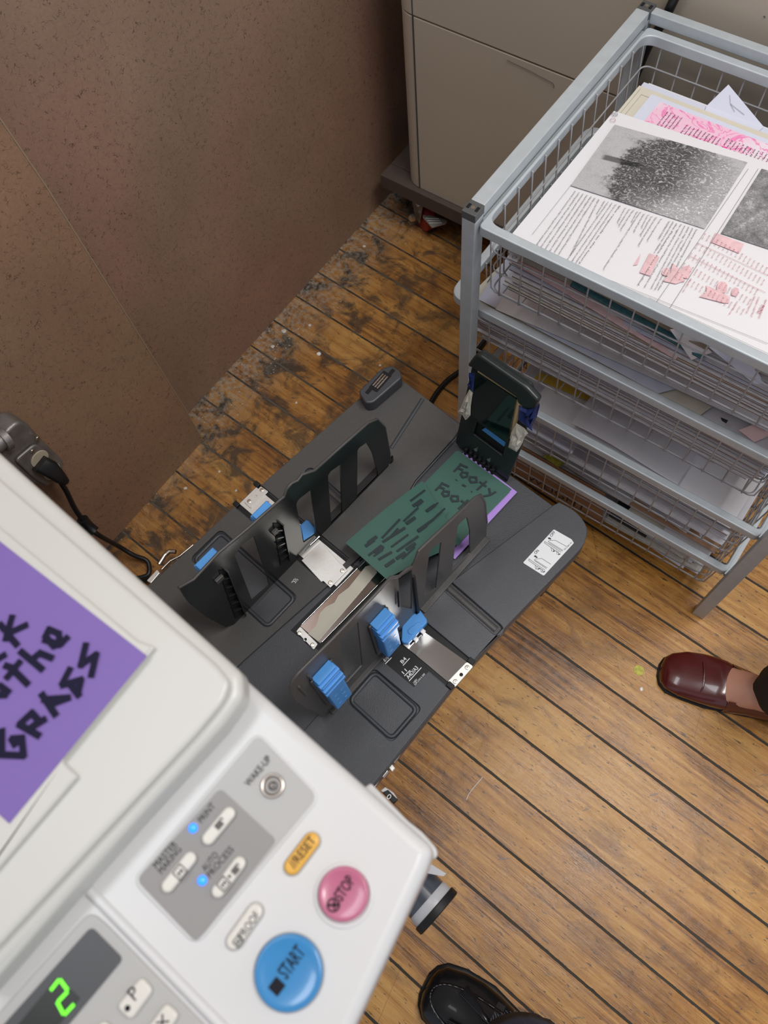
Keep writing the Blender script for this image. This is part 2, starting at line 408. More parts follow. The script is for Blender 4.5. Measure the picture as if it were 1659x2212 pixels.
mm('dolly_wood', (.085, .062, .052), .7, var=.2, scale=40)
mm('red_rubber', (.28, .018, .018), .5, var=.1)
mm('pedal_metal', (.42, .41, .38), .4, metal=.5, var=.05)
mm('label_white', (.80, .82, .84), .35, var=.01)
mm('print_white', (.85, .85, .85), .5, var=.01)
mm('print_black', (.02, .02, .022), .6, var=.01)
mm('print_grey', (.22, .22, .23), .6, var=.01)
mm('print_red', (.50, .12, .16), .6, var=.05)
mm('print_pinkish', (.74, .50, .53), .6, var=.3, scale=120)
mm('masking_tape', (.74, .72, .62), .5, trans=.25, var=.06, bump=.6, bscale=90)
mm('blue_tape', (.008, .022, .11), .3, var=.25, scale=80, bump=.8, bscale=120)
mm('glossy_black', (.003, .010, .009), .06, spec=.6, var=.2, coat=.3)
mm('pine', (.62, .47, .25), .6, var=.12, scale=80)
mm('milky_plastic', (.62, .64, .68), .25, trans=.25, var=.03)
mm('smoke_plastic', (.06, .07, .09), .18, var=.05)
mm('thread_white', (.85, .82, .75), .7, var=.02)
mm('plaster', (.62, .58, .50), .8, var=.1, scale=100)
mm('sticker_yellow', (.55, .50, .06), .5, var=.9, scale=130)
mm('ceiling_paint', (.7, .7, .68), .8, var=.02)
mm('wall_paint', (.55, .53, .48), .8, var=.03)
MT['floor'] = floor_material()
MT['hardboard'] = hardboard_material('hardboard', (.325, .215, .150))
MT['hardboard_front'] = hardboard_material('hardboard_front', (.300, .195, .120))

# ================================================================== the room
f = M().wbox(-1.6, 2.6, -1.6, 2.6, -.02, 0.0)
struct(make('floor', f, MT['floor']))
f = M().wbox(-1.08, -1.0, -1.6, 2.6, 0.0, 3.0)
struct(make('wall_left', f, MT['hardboard']))
f = M().wbox(-1.6, 2.6, 2.3, 2.4, 0.0, 3.0)
struct(make('wall_back', f, MT['wall_paint']))
f = M().wbox(-1.6, 2.6, -1.6, 2.6, 3.0, 3.05)
struct(make('ceiling', f, MT['ceiling_paint']))
# the hardboard sheet that leans on the wall behind the duplicator
FS = frame(V((-.925, 0, 0)), V((0, 1, 0)), V((-.062, 0, 1.25)))
pts = hits(FS, [(440, 955), (401.5, 887), (271, 678), (100, 405), (0, 258), (-60, 172)])
ed = [(pts[0][0], 0.0)] + pts[1:] + [(pts[-1][0], 1.18), (-1.45, 1.18), (-1.45, 0.0)]
o = make('hardboard_sheet', M().prism(ed, -.006, 0.0, FS), MT['hardboard_front'], bevel=.0006)
tag(o, 'brown hardboard sheet leaning on the wall, overlapping the one behind', 'board'); SHEET = o; pts_edge = pts

# ================================================================== cabinet on a dolly
t = thing('beige_cabinet', 'large beige metal cabinet standing on the wooden dolly in the corner', 'cabinet', (-.2, 1.45, .15))
m = M(); R0 = .045
ol = rnd([(-.895, 1.145), (.75, 1.145), (.75, 1.80), (-.895, 1.80)], [R0, .02, .02, R0], 8)
m.prism(ol, .15, .551); make('cabinet_body', m, MT['beige_paint'], t, smooth=30, bevel=.0015)
m = M(); m.prism(rnd([(-.895, 1.144), (.75, 1.144), (.75, 1.80), (-.895, 1.80)], [R0, .02, .02, R0], 8), .554, 1.35)
make('cabinet_front', m, MT['beige_paint'], t, smooth=30, bevel=.002)
m = M(); m.wbox(-.8505, -.8495, 1.1435, 1.1455, .152, 1.34); m.wbox(-.8525, -.8512, 1.1437, 1.1452, .152, 1.34)
make('seam', m, MT['tray_textured'], t)
m = M()
for a, b in (((1545, 60), (1552, 84)), ((1095, 130), (1194, 180)), ((1194, 180), (1196, 190)), ((1649, 35), (1652, 39))):
    p, q = onpl(*a, V((0, 1.1433, 0)), V((0, 1, 0))), onpl(*b, V((0, 1.1433, 0)), V((0, 1, 0)))
    m.tube([p, (p + q) / 2 + V((.001, 0, .001)), q], .0005, 5)
make('scratch', m, MT['tray_textured'], t)
t = thing('furniture_dolly', 'dark wooden dolly carrying the beige cabinet', 'dolly', (-.3, 1.4, 0))
m = M().wbox(-.955, .75, 1.132, 1.175, .112, .1495); make('front_rail', m, MT['dolly_wood'], t, bevel=.002)
m = M().wbox(-.955, -.80, 1.176, 1.80, .112, .1495); make('side_rail', m, MT['dolly_wood'], t, bevel=.002)
m = M().wbox(-.799, .75, 1.62, 1.80, .112, .1495); make('rear_rail', m, MT['dolly_wood'], t, bevel=.002)
def caster(x, y, rz):
    e = thing('caster', '', 'c', (x, y, 0)); e.parent = t; T = WORLD[t.name].inverted() @ Matrix.Translation((x, y, 0)); e.location = T.to_translation()
    for k in ('label', 'category'): del e[k]
    F = Matrix.Translation((x, y, 0)) @ Matrix.Rotation(rz, 4, 'Z')
    return F
for (x, y, rz) in ((-.862, 1.175, math.radians(62)), (.62, 1.20, .3), (-.85, 1.72, .2), (.62, 1.72, .2)):
    F = Matrix.Translation((x, y, 0)) @ Matrix.Rotation(rz, 4, 'Z')
    wm = M().tube([F @ V((-.014, 0, .038)), F @ V((-.010, 0, .038)), F @ V((.010, 0, .038)), F @ V((.014, 0, .038))], [.033, .038, .038, .033], 32)
    c = make('caster', wm, MT['red_rubber'], t, smooth=40)
    fk = M()
    for s_ in (-1, 1): fk.prism([(-.012, .03), (.012, .03), (.034, .108), (-.034, .108)], -.0015, .0015, F @ Matrix.Translation((s_ * .020, 0, 0)) @ Matrix.Rotation(math.pi / 2, 4, 'X') @ Matrix.Rotation(math.pi / 2, 4, 'Y'))
    fk.box((0, 0, .109), (.07, .07, .005), F); fk.box((0, 0, .100), (.044, .05, .004), F)
    make('fork', fk, MT['cast_metal'], t, bevel=.001)
    if x < -.8 and y < 1.5:
        cc = crop(820, 390, 4.254)
        pm = M().prism(rnd([tuple(at(*p, .062).xy) for p in cc((400, 305), (620, 370), (612, 395), (480, 432), (395, 335))], .003, 4), .060, .0635)
        for k in range(3): pm.tube([at(*p, .064) for p in cc((425 + 14 * k, 345 + 22 * k), (545 + 14 * k, 352 + 18 * k))], .0009, 6)
        make('brake_pedal', pm, MT['pedal_metal'], t)
        nm = M(); q = F @ V((-.030, 0, .045)); nm.tube([q, q + F.to_3x3() @ V((-.008, 0, 0)), q + F.to_3x3() @ V((-.012, 0, 0))], [.010, .010, .006], 6)
        make('axle_nut', nm, MT['screw_steel'], t)

# ================================================================== wire basket cart
t = thing('drawer_frame', 'grey steel frame with square posts holding four wire baskets', 'drawer cart', (-.134, .89, 0))
XL0, XL1, XR0, XR1, YF0, YF1, YB0, YB1 = -.4155, -.395, .125, .147, .6460, .6672, 1.0995, 1.1205
for x0, x1 in ((XL0, XL1), (XR0, XR1)):
    for y0, y1 in ((YF0, YF1), (YB0, YB1)):
        m = M().wbox(x0, x1, y0, y1, .0, .722); make('post', m, MT['cart_steel'], t, bevel=.0012)
        m = M().wbox(x0 - .0004, x1 + .0004, y0 - .0004, y1 + .0004, .7225, .735)
        c = make('end_cap', m, MT['cap_plastic'], t, bevel=.001)
        xc, yc = (x0 + x1) / 2, (y0 + y1) / 2
        s_ = M().tube([(xc, yc, .7345), (xc, yc, .7358)], .0028, 16); make('screw', s_, MT['screw_steel'], c)
        s_ = M().wbox(xc - .0085, xc - .0045, yc - .004, yc + .004, .7347, .7357); s_.wbox(xc + .0045, xc + .0085, yc - .004, yc + .004, .7347, .7357)
        make('socket', s_, MT['black_plastic'], c)
    m = M().wbox(x0, x1, YF1 + .0002, YB0 - .0002, .7165, .7355); make('top_rail', m, MT['cart_steel'], t, bevel=.0012)
    for z in (.7085, .335, .170):
        xx0, xx1 = (x1 - .006, x1 + .002) if x0 < 0 else (x0 - .002, x0 + .006)
        m = M().wbox(xx0, xx1, YF1 + .001, YB0 - .001, z - .010, z - .001); make('runner', m, MT['cart_steel'], t, bevel=.0006)
m = M().wbox(XL1, XR0, 1.104, 1.119, .716, .732); make('cross_bar', m, MT['cart_steel'], t, bevel=.0012)
m = M().wbox(XL1, XR0, 1.104, 1.119, .05, .066); make('cross_bar', m, MT['cart_steel'], t, bevel=.0012)

def basket(label, x0, x1, y0, y1, zt, zb, mt='wire_steel', rw=.0135, step=.0358, sw=.005):
    t = thing('wire_basket', label, 'wire basket', ((x0 + x1) / 2, (y0 + y1) / 2, zb), 'sliding wire baskets of the steel cart')
    ol = rnd([(x0, y0), (x1, y0), (x1, y1), (x0, y1)], .026 if sw > .01 else .008, 8)
    il = rnd([(x0 + sw, y0 + rw), (x1 - sw, y0 + rw), (x1 - sw, y1 - rw), (x0 + sw, y1 - rw)], [.020, .006 if sw < .01 else .02, .02, .02], 8)
    m = M().plate(ol, [il], zt - .016, zt, flat(0), .0018)
    make('rim', m, MT['cart_steel'], t, smooth=35)
    m = M(); r = .0012; i0, i1, j0, j1 = x0 + sw + .002, x1 - sw - .002, y0 + rw - .006, y1 - rw + .006
    tp = .008; h = zt - zb
    zs = [zt - .048, zt - .048 - (h - .048) * .42, zb + .010]
    def inset(z): return tp * (zt - z) / h
    n = max(2, int(round((i1 - i0) / step)))
    for k in range(n + 1):
        x = i0 + .024 + (i1 - i0 - .048) * k / n; d = tp
        m.tube([(x, j0, zt - .004), (x, j0 + d * .9, zb + .007), (x, j0 + d + .006, zb), (x, j1 - d - .006, zb), (x, j1 - d * .9, zb + .007), (x, j1, zt - .004)], r, 6)
    n2 = int(round((j1 - j0) / step))
    for k in range(n2 + 1):
        y = j0 + .012 + (j1 - j0 - .024) * k / n2; d = tp
        m.tube([(i0, y, zt - .004), (i0 + d * .9, y, zb + .009), (i0 + d + .006, y, zb + .0027), (i1 - d - .006, y, zb + .0027), (i1 - d * .9, y, zb + .009), (i1, y, zt - .004)], r, 6)
    for z in zs:
        q = inset(z) + .002
        m.tube([V((p[0], p[1], z)) for p in rnd([(i0 + q, j0 + q), (i1 - q, j0 + q), (i1 - q, j1 - q), (i0 + q, j1 - q)], .014, 5)], r * 1.05, 6, closed=True)
    make('wire_mesh', m, MT[mt], t, smooth=60)
    return t
basket('wire basket in the top position, holding the printed tree picture', -.3925, .1225, .6500, 1.0985, .716, .579)
basket('second wire basket from the top, sticking out left past the post', -.452, .105, .6685, 1.0960, .5275, .391, sw=.0135)
basket('third wire basket from the top, with the big grey sheet inside', -.3925, .1225, .6570, 1.0985, .352, .219)
basket('lowest wire basket, with the cardboard marked WEIGHT inside', -.3925, .1225, .6600, 1.0985, .190, .067)

# ------------------------------------------------------------------ papers
def paper(name, P, mt, label, cat='paper', group=None, bump=None, nu=6, nv=6, th=.0004):
    m = M().grid(P, nu, nv, bump)
    o = make(name, m, MT[mt], smooth=30, solid=th); return tag(o, label, cat, group)
def rect(cx_, cy_, w_, h_, a, z):
    c, s_ = math.cos(a), math.sin(a)
    return [V((cx_ + x * c - y * s_, cy_ + x * s_ + y * c, z)) for x, y in ((-w_ / 2, -h_ / 2), (w_ / 2, -h_ / 2), (w_ / 2, h_ / 2), (-w_ / 2, h_ / 2))]
def stack(cx_, cy_, w_, h_, z0, z1, n, mats, label, group, jit=.006, ja=.02, lo=(-.366, .678), hi=(.096, 1.066), th=None):
    th = th or (z1 - z0) / n * .93
    for k in range(n):
        a = random.uniform(-ja, ja); dx = random.uniform(-jit, jit); dy = random.uniform(-jit, jit); z = z0 + (z1 - z0) * (k + .8) / n
        q = rect(cx_ + dx, cy_ + dy, w_ + random.uniform(-.012, .004), h_ + random.uniform(-.012, .004), a, z)
        q = [V((min(max(p.x, lo[0]), hi[0]), min(max(p.y, lo[1]), hi[1]), p.z)) for p in q]
        am, ph = random.uniform(-.3, .3) * (z1 - z0) / n, random.uniform(0, 6)
        paper('paper_sheet', q, mats[k % len(mats)], label, 'paper', group, lambda u, v, am=am, ph=ph: am * math.sin(u * 4 + ph), th=th)
# top basket: the pile under the tree print
stack(-.13, .868, .455, .380, .584, .640, 11, ['paper_white', 'paper_cream', 'paper_white', 'paper_white', 'paper_blue_white'], 'sheet of the lower pile in the top basket', 'lower pile in the top basket')
stack(-.155, .868, .415, .372, .641, .672, 7, ['paper_white', 'paper_white', 'paper_blue_white', 'paper_cream'], 'sheet of the upper pile in the top basket', 'upper pile in the top basket')
def sheet_px(name, px, z, mt, label, dz=(0, 0, 0, 0), **k):
    return paper(name, [at(p[0], p[1], z + d) for p, d in zip(px, dz)], mt, label, **k)
o = paper('paper_sheet', [(-.362, .70, .6735), (.09, .70, .6735), (.09, 1.040, .6735), (-.362, 1.036, .6735)], 'paper_cream', 'cream sheet with a thin pencil frame, under the pink print')
m = M().stroke([(-.350, .96, .6743), (-.350, 1.020, .6743), (-.315, 1.020, .6743)], .0004); m.stroke([(-.357, .96, .6743), (-.357, 1.030, .6743)], .0004)
make('pencil_frame', m, MT['print_grey'], o)
pink = paper('printed_sheet', [(-.336, .80, .6790), (.10, .80, .6790), (.10, 1.022, .6790), (-.336, 1.022, .6790)], 'paper_blue_white', 'sheet with a pink map print and black text, behind the tree print')

def pink_material():
    t = NT('pink_print'); uv = t.sep(t.tc.outputs['Object']); P = t.tc.outputs['Object']
    c = t.noise(P, 26, 3, .6, 1.2); ln = t.mr(t.math('ABSOLUTE', t.math('SUBTRACT', t.math('FRACT', t.math('MULTIPLY', c, 5)), .5)), .05, .12)
    b = t.mr(t.noise(P, 9, 2), .45, .55)
    base = t.mix(b, (.82, .72, .80), (.86, .55, .70))
    col = t.mix(ln, (.86, .26, .52), base)
    hot = t.mr(t.noise(P, 13, 3, .6), .60, .62); col = t.mix(hot, col, (.86, .05, .38))
    t.L.new(col, t.b.inputs['Base Color']); t.b.inputs['Roughness'].default_value = .55; return t.m
MT['pink_print'] = pink_material()
m = M().grid([(-.321, .83, .6797), (.095, .83, .6797), (.095, 1.013, .6797), (-.318, 1.013, .6797)], 2, 2)
make('pink_map', m, MT['pink_print'], pink)
WORDS = "After the Centennial Maxwell takes work cleaning rooms and managing a rarely-closed log cabin restaurant in New England She dies in exile while preparing a combination executive leisure museum All must die sometime I only return their form".split()
def para(m, x, y, dx, dy, n, L, h, z, seed=1, short=None):   # text columns running towards the front
    rs = random.Random(seed)
    for k in range(n):
        wds = ' '.join(rs.choice(WORDS) for _ in range(max(1, int(L / h / 4.2)))); l = L * (rs.uniform(*short) if short else (1.0 if k < n - 1 else .6))
        if short: wds = ' '.join(wds.split()[:max(1, int(l / h / 4.2))])
        p = V((x + k * dx, y, z)); m.text(wds, p, p + V((dy, -l, 0)), h)
# three blocks of black text on the pink print
m = M()
para(m, -.300, 1.0, .0056, .0, 5, .045, .0024, .6801, 3); para(m, -.265, .99, .0056, 0, 10, .045, .0024, .6801, 4)
para(m, -.205, .995, .0056, 0, 14, .05, .0024, .6801, 5)
make('text', m, MT['print_black'], pink)

# the tree print
tree = paper('printed_sheet', [(-.3615, .660, .6880), (.10, .668, .6880), (.10, .986, .6880), (-.361, .954, .6880)], 'paper_white', 'big white sheet with a grey tree picture, top of the top basket', bump=lambda u, v: .0015 * math.sin(u * 3) * v)
ZT = .6902
def tree_material():
    t = NT('tree_print'); U = t.tc.outputs['UV']; uv = t.sep(U); u, v = uv[0], uv[1]; sv = t.vec(u, v, 0)
    d = t.math('SQRT', t.math('ADD', t.math('POWER', t.math('DIVIDE', t.math('SUBTRACT', u, .60), .42), 2.0), t.math('POWER', t.math('DIVIDE', t.math('SUBTRACT', v, .48), .64), 2.0)))
    d = t.math('ADD', d, t.math('MULTIPLY', t.math('SUBTRACT', t.noise(sv, 7, 5, .7), .5), .75))
    crown = t.mr(d, 1.03, .93)
    fade = t.math('ADD', t.mr(u, .60, .92), t.math('MULTIPLY', t.mr(v, .35, .0), t.mr(u, .35, .7)), clamp=True)
    grain = t.noise(sv, 170, 3, .8)
    vo = t.N.new('ShaderNodeTexVoronoi'); vo.feature = 'DISTANCE_TO_EDGE'; vo.inputs['Scale'].default_value = 24
    dn = t.N.new('ShaderNodeTexNoise'); dn.inputs['Scale'].default_value = 9; t.put(dn.inputs['Vector'], sv)
    ad = t.N.new('ShaderNodeVectorMath'); ad.operation = 'MULTIPLY_ADD'; t.L.new(dn.outputs['Color'], ad.inputs[0]); ad.inputs[1].default_value = (.3, .3, 0); t.put(ad.inputs[2], sv); t.L.new(ad.outputs[0], vo.inputs['Vector'])
    leaf = t.math('MULTIPLY', t.mr(vo.outputs['Distance'], .10, .0), t.mr(t.noise(sv, 45, 2), .42, .58))
    dark = t.math('ADD', .02, t.math('ADD', t.math('MULTIPLY', leaf, .42), t.math('MULTIPLY', grain, .10)))
    dark = t.math('ADD', dark, t.math('MULTIPLY', fade, .28))
    lite = t.math('ADD', .30, t.math('MULTIPLY', t.mr(grain, .35, .62), .30)); lite = t.math('SUBTRACT', lite, t.math('MULTIPLY', t.mr(t.noise(sv, 5, 5, .8), .48, .62), t.mr(u, .0, .35, .05, .2)))
    val = t.math('ADD', t.math('MULTIPLY', crown, dark), t.math('MULTIPLY', t.math('SUBTRACT', 1.0, crown), lite))
    tr = t.math('MULTIPLY', t.mr(t.math('ABSOLUTE', t.math('SUBTRACT', v, t.math('ADD', .50, t.math('MULTIPLY', u, .10)))), .045, .030), t.math('MULTIPLY', t.mr(u, .06, .09), t.mr(u, .40, .34)))
    val = t.math('SUBTRACT', val, t.math('MULTIPLY', tr, t.math('MULTIPLY', val, .72)))
    n = t.N.new('ShaderNodeCombineColor'); t.put(n.inputs[0], val); t.put(n.inputs[1], val); t.put(n.inputs[2], t.math('MULTIPLY', val, 1.03))
    t.L.new(n.outputs[0], t.b.inputs['Base Color']); t.b.inputs['Roughness'].default_value = .55; return t.m
MT['tree_print'] = tree_material()
fc = crop(1200, 150, 3.614); gc = crop(1150, 380, 3.259)
c4 = [at(*p, ZT + .0001) for p in fc((118, 905), (1165, 1245), (1500, 725), (462, 430))]
make('tree_picture', M().grid(c4, 2, 2), MT['tree_print'], tree)
def bush_material():
    t = NT('bush_print'); P = t.tc.outputs['Object']; g = t.noise(P, 700, 3, .8); b = t.noise(P, 22, 5, .75); e = t.noise(P, 120, 4, .8)
    col = t.ramp(t.math('ADD', t.math('MULTIPLY', b, .5), t.math('MULTIPLY', t.math('ADD', g, e), .25)), (.40, (.10, .10, .11)), (.52, (.27, .27, .28)), (.62, (.62, .62, .63)))
    t.L.new(col, t.b.inputs['Base Color']); t.b.inputs['Roughness'].default_value = .55; return t.m
MT['bush_print'] = bush_material()
c4 = [at(*p, ZT + .0001) for p in fc((1290, 1280), (1900, 1480), (2240, 940), (1610, 775))]
make('bush_picture', M().grid(c4, 2, 2), MT['bush_print'], tree)
m = M()
def tline(s, a, b, h, dst): dst.text(s, at(*gc(a)[0], ZT + .0003), at(*gc(b)[0], ZT + .0003), h * .80, bold=-.006)
body = ["period of convictions that I may give their form perpetually", "nothing behind. All must die sometime; I only shorten their", "extensive specimen collection disintegrates in storage, leaving", "beachchild baudeloymuseum in Far Rockaway, Queens. Her", "New England. She dies in exile while preparing a combination in", "daily and managing a newly-themed Log Cabin Restaurant in", "After the Centennial, Maxwell takes work cleaning Ortense"]
for k, s_ in enumerate(body):
    a = (298 + k * 27.5, 105 + k * 9.5); b = (20 + k * 30, 492 + k * 15.0)
    if k == 6: b = (262, 560)
    tline(s_, a, b, .0031, m)
for s_, a, b in (("equal money\"", (505, 175), (445, 272)), ("it should have brought it to its feminine identity by being rented to a man", (530, 180), (240, 590)), ("made but in women's Enterprise a woman sedentary and I am unwilling", (557, 188), (265, 612)), ("\"So far it is women's Enterprise in presenting of a piece of scrap paper", (585, 195), (300, 615)), ("She responds to the luxury", (612, 205), (325, 618)),
                 ("\"Is she an Indian?\"", (650, 220), (590, 335)), ("\"Is she a backwards?\"", (680, 228), (600, 355)), ("\"Has she any children?\"", (708, 235), (612, 385)), ("\"How old is she?\"", (735, 245), (690, 330)),
                 ("\"If she's married why isn't it called Mr. Maxwell's collection?\"", (757, 248), (492, 660)), ("\"Did she kill 'em all?\"", (782, 262), (705, 398)), ("\"Is she married?\"", (812, 268), (760, 368)), ("\"Is she good looking?\"", (838, 278), (752, 425)), ("\"Did she kill all those animals?\"", (868, 285), (738, 495)), ("\"Is she a young woman?\"", (905, 295), (800, 460)),
                 ("\"WOMAN'S WORK.\"", (960, 312), (878, 450)), ("places before her display a", (988, 322), (855, 540)), ("the Philadelphia Press identified", (1012, 332), (740, 765)), ("be regarded as the chief bearer of such a place can", (1042, 340), (785, 783)),
                 ("around her. If there is any cask out hand to control the crowd", (1070, 348), (832, 790)), ("poetic dogs. The picture many of them, many hours, and live", (1098, 358), (858, 800)), ("posed in a midnight of them, enters ours, and deer", (1125, 368), (880, 805)), ("luxury possessing a pile", (1152, 375), (1010, 640))):
    tline(s_, a, b, .0029, m)
make('text', m, MT['print_black'], tree)
m = M()
for (a, b) in (((275, 60), (0, 410)), ((1520, -50), (870, 895)), ((1590, -50), (965, 935)), ((350, 655), (1659, 1180)), ((820, 860), (1700, 1270))):
    m.stroke([at(*gc(a)[0], ZT + .0002), at(*gc(b)[0], ZT + .0002)], .0005)
fx = fc((462, 348), (448, 395))
for c in fx[:1]:
    p = at(*c, ZT + .0002); m.stroke([p + V((x * .0038, y * .0038, 0)) for x, y in circ((0, 0), 1, 20)], .0006, closed=True); m.stroke([p - V((.005, 0, 0)), p + V((.005, 0, 0))], .0005); m.stroke([p - V((0, .005, 0)), p + V((0, .005, 0))], .0005)
make('crop_mark', m, MT['print_grey'], tree)
m = M()
rs = random.Random(5)
p = at(*fx[1], ZT + .0002); m.stroke([p + V((x * .0036, y * .0036, 0)) for x, y in circ((0, 0), 1, 20)], .0005, closed=True)
for r in range(17):
    for k in range(5):
        a = V((1215 + r * 29, 400 + r * 16 + k * 3)) + V((-k * 48, k * 66)); 
        if a.x > 1680: continue
        b = a + V((-24, 40)); tline(rs.choice(['$10.10', '40 x 10', '2.5 x 8', '$12.45', 'A-10']), tuple(a), tuple(b), .0024, m)
for a, b, s_ in (((1560, 845), (1500, 965), 'REFER TO PAGE FOR'), ((1590, 850), (1535, 990), 'CHERRY CHESTNUT'), ((1640, 870), (1590, 1000), 'BAND RINGS')): tline(s_, a, b, .0026, m)
for a in ((1115, 720), (1440, 880)): tline('AO x TO x AA', a, (a[0] - 60, a[1] + 95), .0024, m)
m.stroke([at(*p, ZT + .0002) for p in gc((1160, 470), (1659, 700))], .0004); m.stroke([at(*p, ZT + .0002) for p in gc((1100, 560), (1640, 820))], .0004)
tline('MINI', (1610, 905), (1580, 960), .006, m)
make('red_text', m, MT['print_red'], tree)
m = M()
def blob(pts, z): make('pink_picture', M().prism([tuple(at(*p, ZT).xy) for p in pts], z, z + .0001), MT['print_pinkish'], tree)
blob(rnd(gc((1310, 740), (1375, 750), (1365, 830), (1290, 810)), 9, 4), ZT + .0001); blob(rnd(gc((1415, 780), (1460, 795), (1440, 850), (1395, 840)), 7, 4), ZT + .0001)
blob(gc((1225, 770), (1290, 800), (1390, 850), (1385, 895), (1350, 895), (1175, 850), (1225, 815)), ZT)
blob(rnd(gc((1080, 630), (1120, 640), (1100, 730), (1020, 700), (1025, 670)), 8, 4), ZT + .0001); blob(gc((985, 610), (1040, 660), (1070, 740), (1010, 760), (920, 740), (975, 680)), ZT)
blob(rnd(gc((930, 640), (975, 655), (960, 710), (905, 695)), 7, 4), ZT + .0001); blob(gc((825, 545), (895, 570), (830, 705), (755, 680)), ZT + .0001); blob(gc((765, 545), (740, 625), (710, 630)), ZT)
blob(gc((1290, 400), (1490, 480), (1455, 545), (1255, 465)), ZT)

# folded corner sheet standing behind the pile
FB = [at(*p, z) for p, z in zip(fc((1180, 285), (1625, 450), (1350, 118)), (.672, .672, .694))]
o = tag(make('paper_sheet', M().add([FB[0] + V((.01, -.05, -.0005)), FB[1] + V((-.01, -.05, -.0005)), FB[1], FB[2], FB[0]], [(0, 1, 2, 4), (4, 2, 3)]), MT['paper_blue_white'], solid=.0004),
        'pale sheet with its corner pointing up at the back of the top basket', 'paper')
m = M(); q = [FB[2] * a + FB[0] * b + FB[1] * (1 - a - b) + V((0, -.0012, .0008)) for a, b in ((.66, .18), (.38, .34), (.18, .22), (.16, .40), (.38, .34))]
m.stroke([q[0], q[1], q[3]], .0005); m.stroke([q[1], q[2]], .0005); make('pencil_line', m, MT['print_grey'], o)
# sheets seen under the front rim of the top basket
g6 = crop(1000, 560, 4.148); g7 = crop(1350, 700, 5.37)
def fan(label, pts, z, mt, n=None, cat='paper', name='paper_sheet', dz=(0, 0, 0, 0), bump=None, group=None):
    P = [at(p[0], p[1], z + d) for p, d in zip(pts, dz)]; return paper(name, P, mt, label, cat, group, bump)
def lean(name, label, x0, x1, y, za, zb, back, mt, th=.0012, cat='paper'):   # a sheet whose front edge is seen through the basket front
    return paper(name, [(x0, y, za), (x1, y + .002, zb), (x1, y + back, zb + .004), (x0, y + back, za + .004)], mt, label, cat, th=th, bump=lambda u, v: .0015 * math.sin(u * 5))
lean('printed_sheet', 'pale pink sheet sliding down inside the front of the top basket', -.350, -.10, .671, .655, .624, .13, 'paper_pink', .0022)
lean('printed_sheet', 'sheet with a teal speckled band in the front of the top basket', -.262, -.07, .672, .665, .648, .10, 'paper_teal', .0045)
lean('paper_sheet', 'tan sheet above the teal band in the top basket', -.34, -.07, .670, .679, .668, .2, 'paper_tan', .0018)
o = paper('paper_sheet', [at(*p, z) for p, z in zip(g7((770, 418), (1010, 330), (760, 60), (520, 60)), (.632, .655, .684, .684))], 'paper_white', 'white sheet with its corner hanging down inside the top basket front')
o = paper('paper_sheet', [at(*p, z) for p, z in zip(g7((1575, 755), (1659, 750), (1400, 330), (960, 260)), (.632, .632, .686, .686))], 'paper_blue_white', 'creased bluish white sheet hanging down at the right of the top basket')

# second basket
lo2, hi2 = (-.420, .700), (.078, 1.064)
stack(-.17, .885, .485, .36, .398, .425, 5, ['paper_white', 'paper_cream', 'paper_grey'], 'sheet of the bottom pile in the second basket', 'bottom pile in the second basket', lo=lo2, hi=hi2)
stack(-.17, .880, .500, .36, .426, .492, 15, ['paper_white', 'paper_white', 'paper_grey', 'paper_blue_white'], 'sheet of the tall pile in the second basket', 'tall pile in the second basket', lo=lo2, hi=hi2, ja=.02)
g2 = crop(950, 400, 6.32)
o = paper('paper_sheet', [at(1010, 642, .497), at(1500, 905, .497), V((.06, .98, .497)), V((-.405, .98, .497))], 'paper_cream', 'cream sheet with a short black mark at the left of the second basket', bump=lambda u, v: .002 * math.sin(3 * u))
m = M().stroke([at(*p, .4992) for p in g2((650, 1325), (690, 1268))], .0011); m.stroke([at(*p, .4992) for p in g2((660, 1245), (690, 1268))], .0004); make('pencil_mark', m, MT['print_black'], o)
P = [at(1032.5, 646, .503), at(1420, 850, .503), V((.05, .88, .503)), at(1098, 552, .503)]
paper('paper_sheet', P, 'paper_blue_white', 'bluish white sheet lying on top in the second basket', bump=lambda u, v: .0025 * math.sin(3 * u) * (1 - v))
m = P[0] + V((0, 0, .002))
paper('paper_sheet', [at(1070, 668, .507), at(1660, 930, .507), V((.06, .76, .505)), at(1100, 620, .504)], 'paper_white', 'greyish translucent sheet in the front of the second basket', bump=lambda u, v: .003 * math.sin(4 * u) * (1 - v))
o = paper('printed_slip', [at(*p, z) for p, z in zip(g2((850, 1335), (1010, 1425), (1130, 1270), (970, 1190)), (.508, .508, .510, .510))], 'paper_white', 'small slip with a pink patch in the second basket', nu=2, nv=2)
m = M().prism([tuple(at(*p, .509).xy) for p in g2((1035, 1300), (1085, 1325), (1090, 1270), (1065, 1262))], .5108, .511); make('pink_patch', m, MT['button_pink'], o)
m = M(); p = at(*g2((1000, 1345))[0], .5098); m.stroke([p + V((x * .004, y * .004, 0)) for x, y in circ((0, 0), 1, 16)], .0004, closed=True); m.stroke([p - V((.004, 0, 0)), p + V((.004, 0, 0))], .0004); make('crop_mark', m, MT['print_red'], o)
o = paper('paper_slip', [at(*p, .6745) for p in g2((925, 995), (1050, 1050), (1120, 960), (980, 900))], 'paper_white', 'slip with a round crop mark at the left corner of the top basket', nu=2, nv=2)
m = M(); p = at(*g2((1020, 982))[0], .6752); m.stroke([p + V((x * .003, y * .003, 0)) for x, y in circ((0, 0), 1, 16)], .0004, closed=True); m.stroke([p - V((.003, .001, 0)), p + V((.003, .001, 0))], .0004); make('crop_mark', m, MT['print_black'], o)
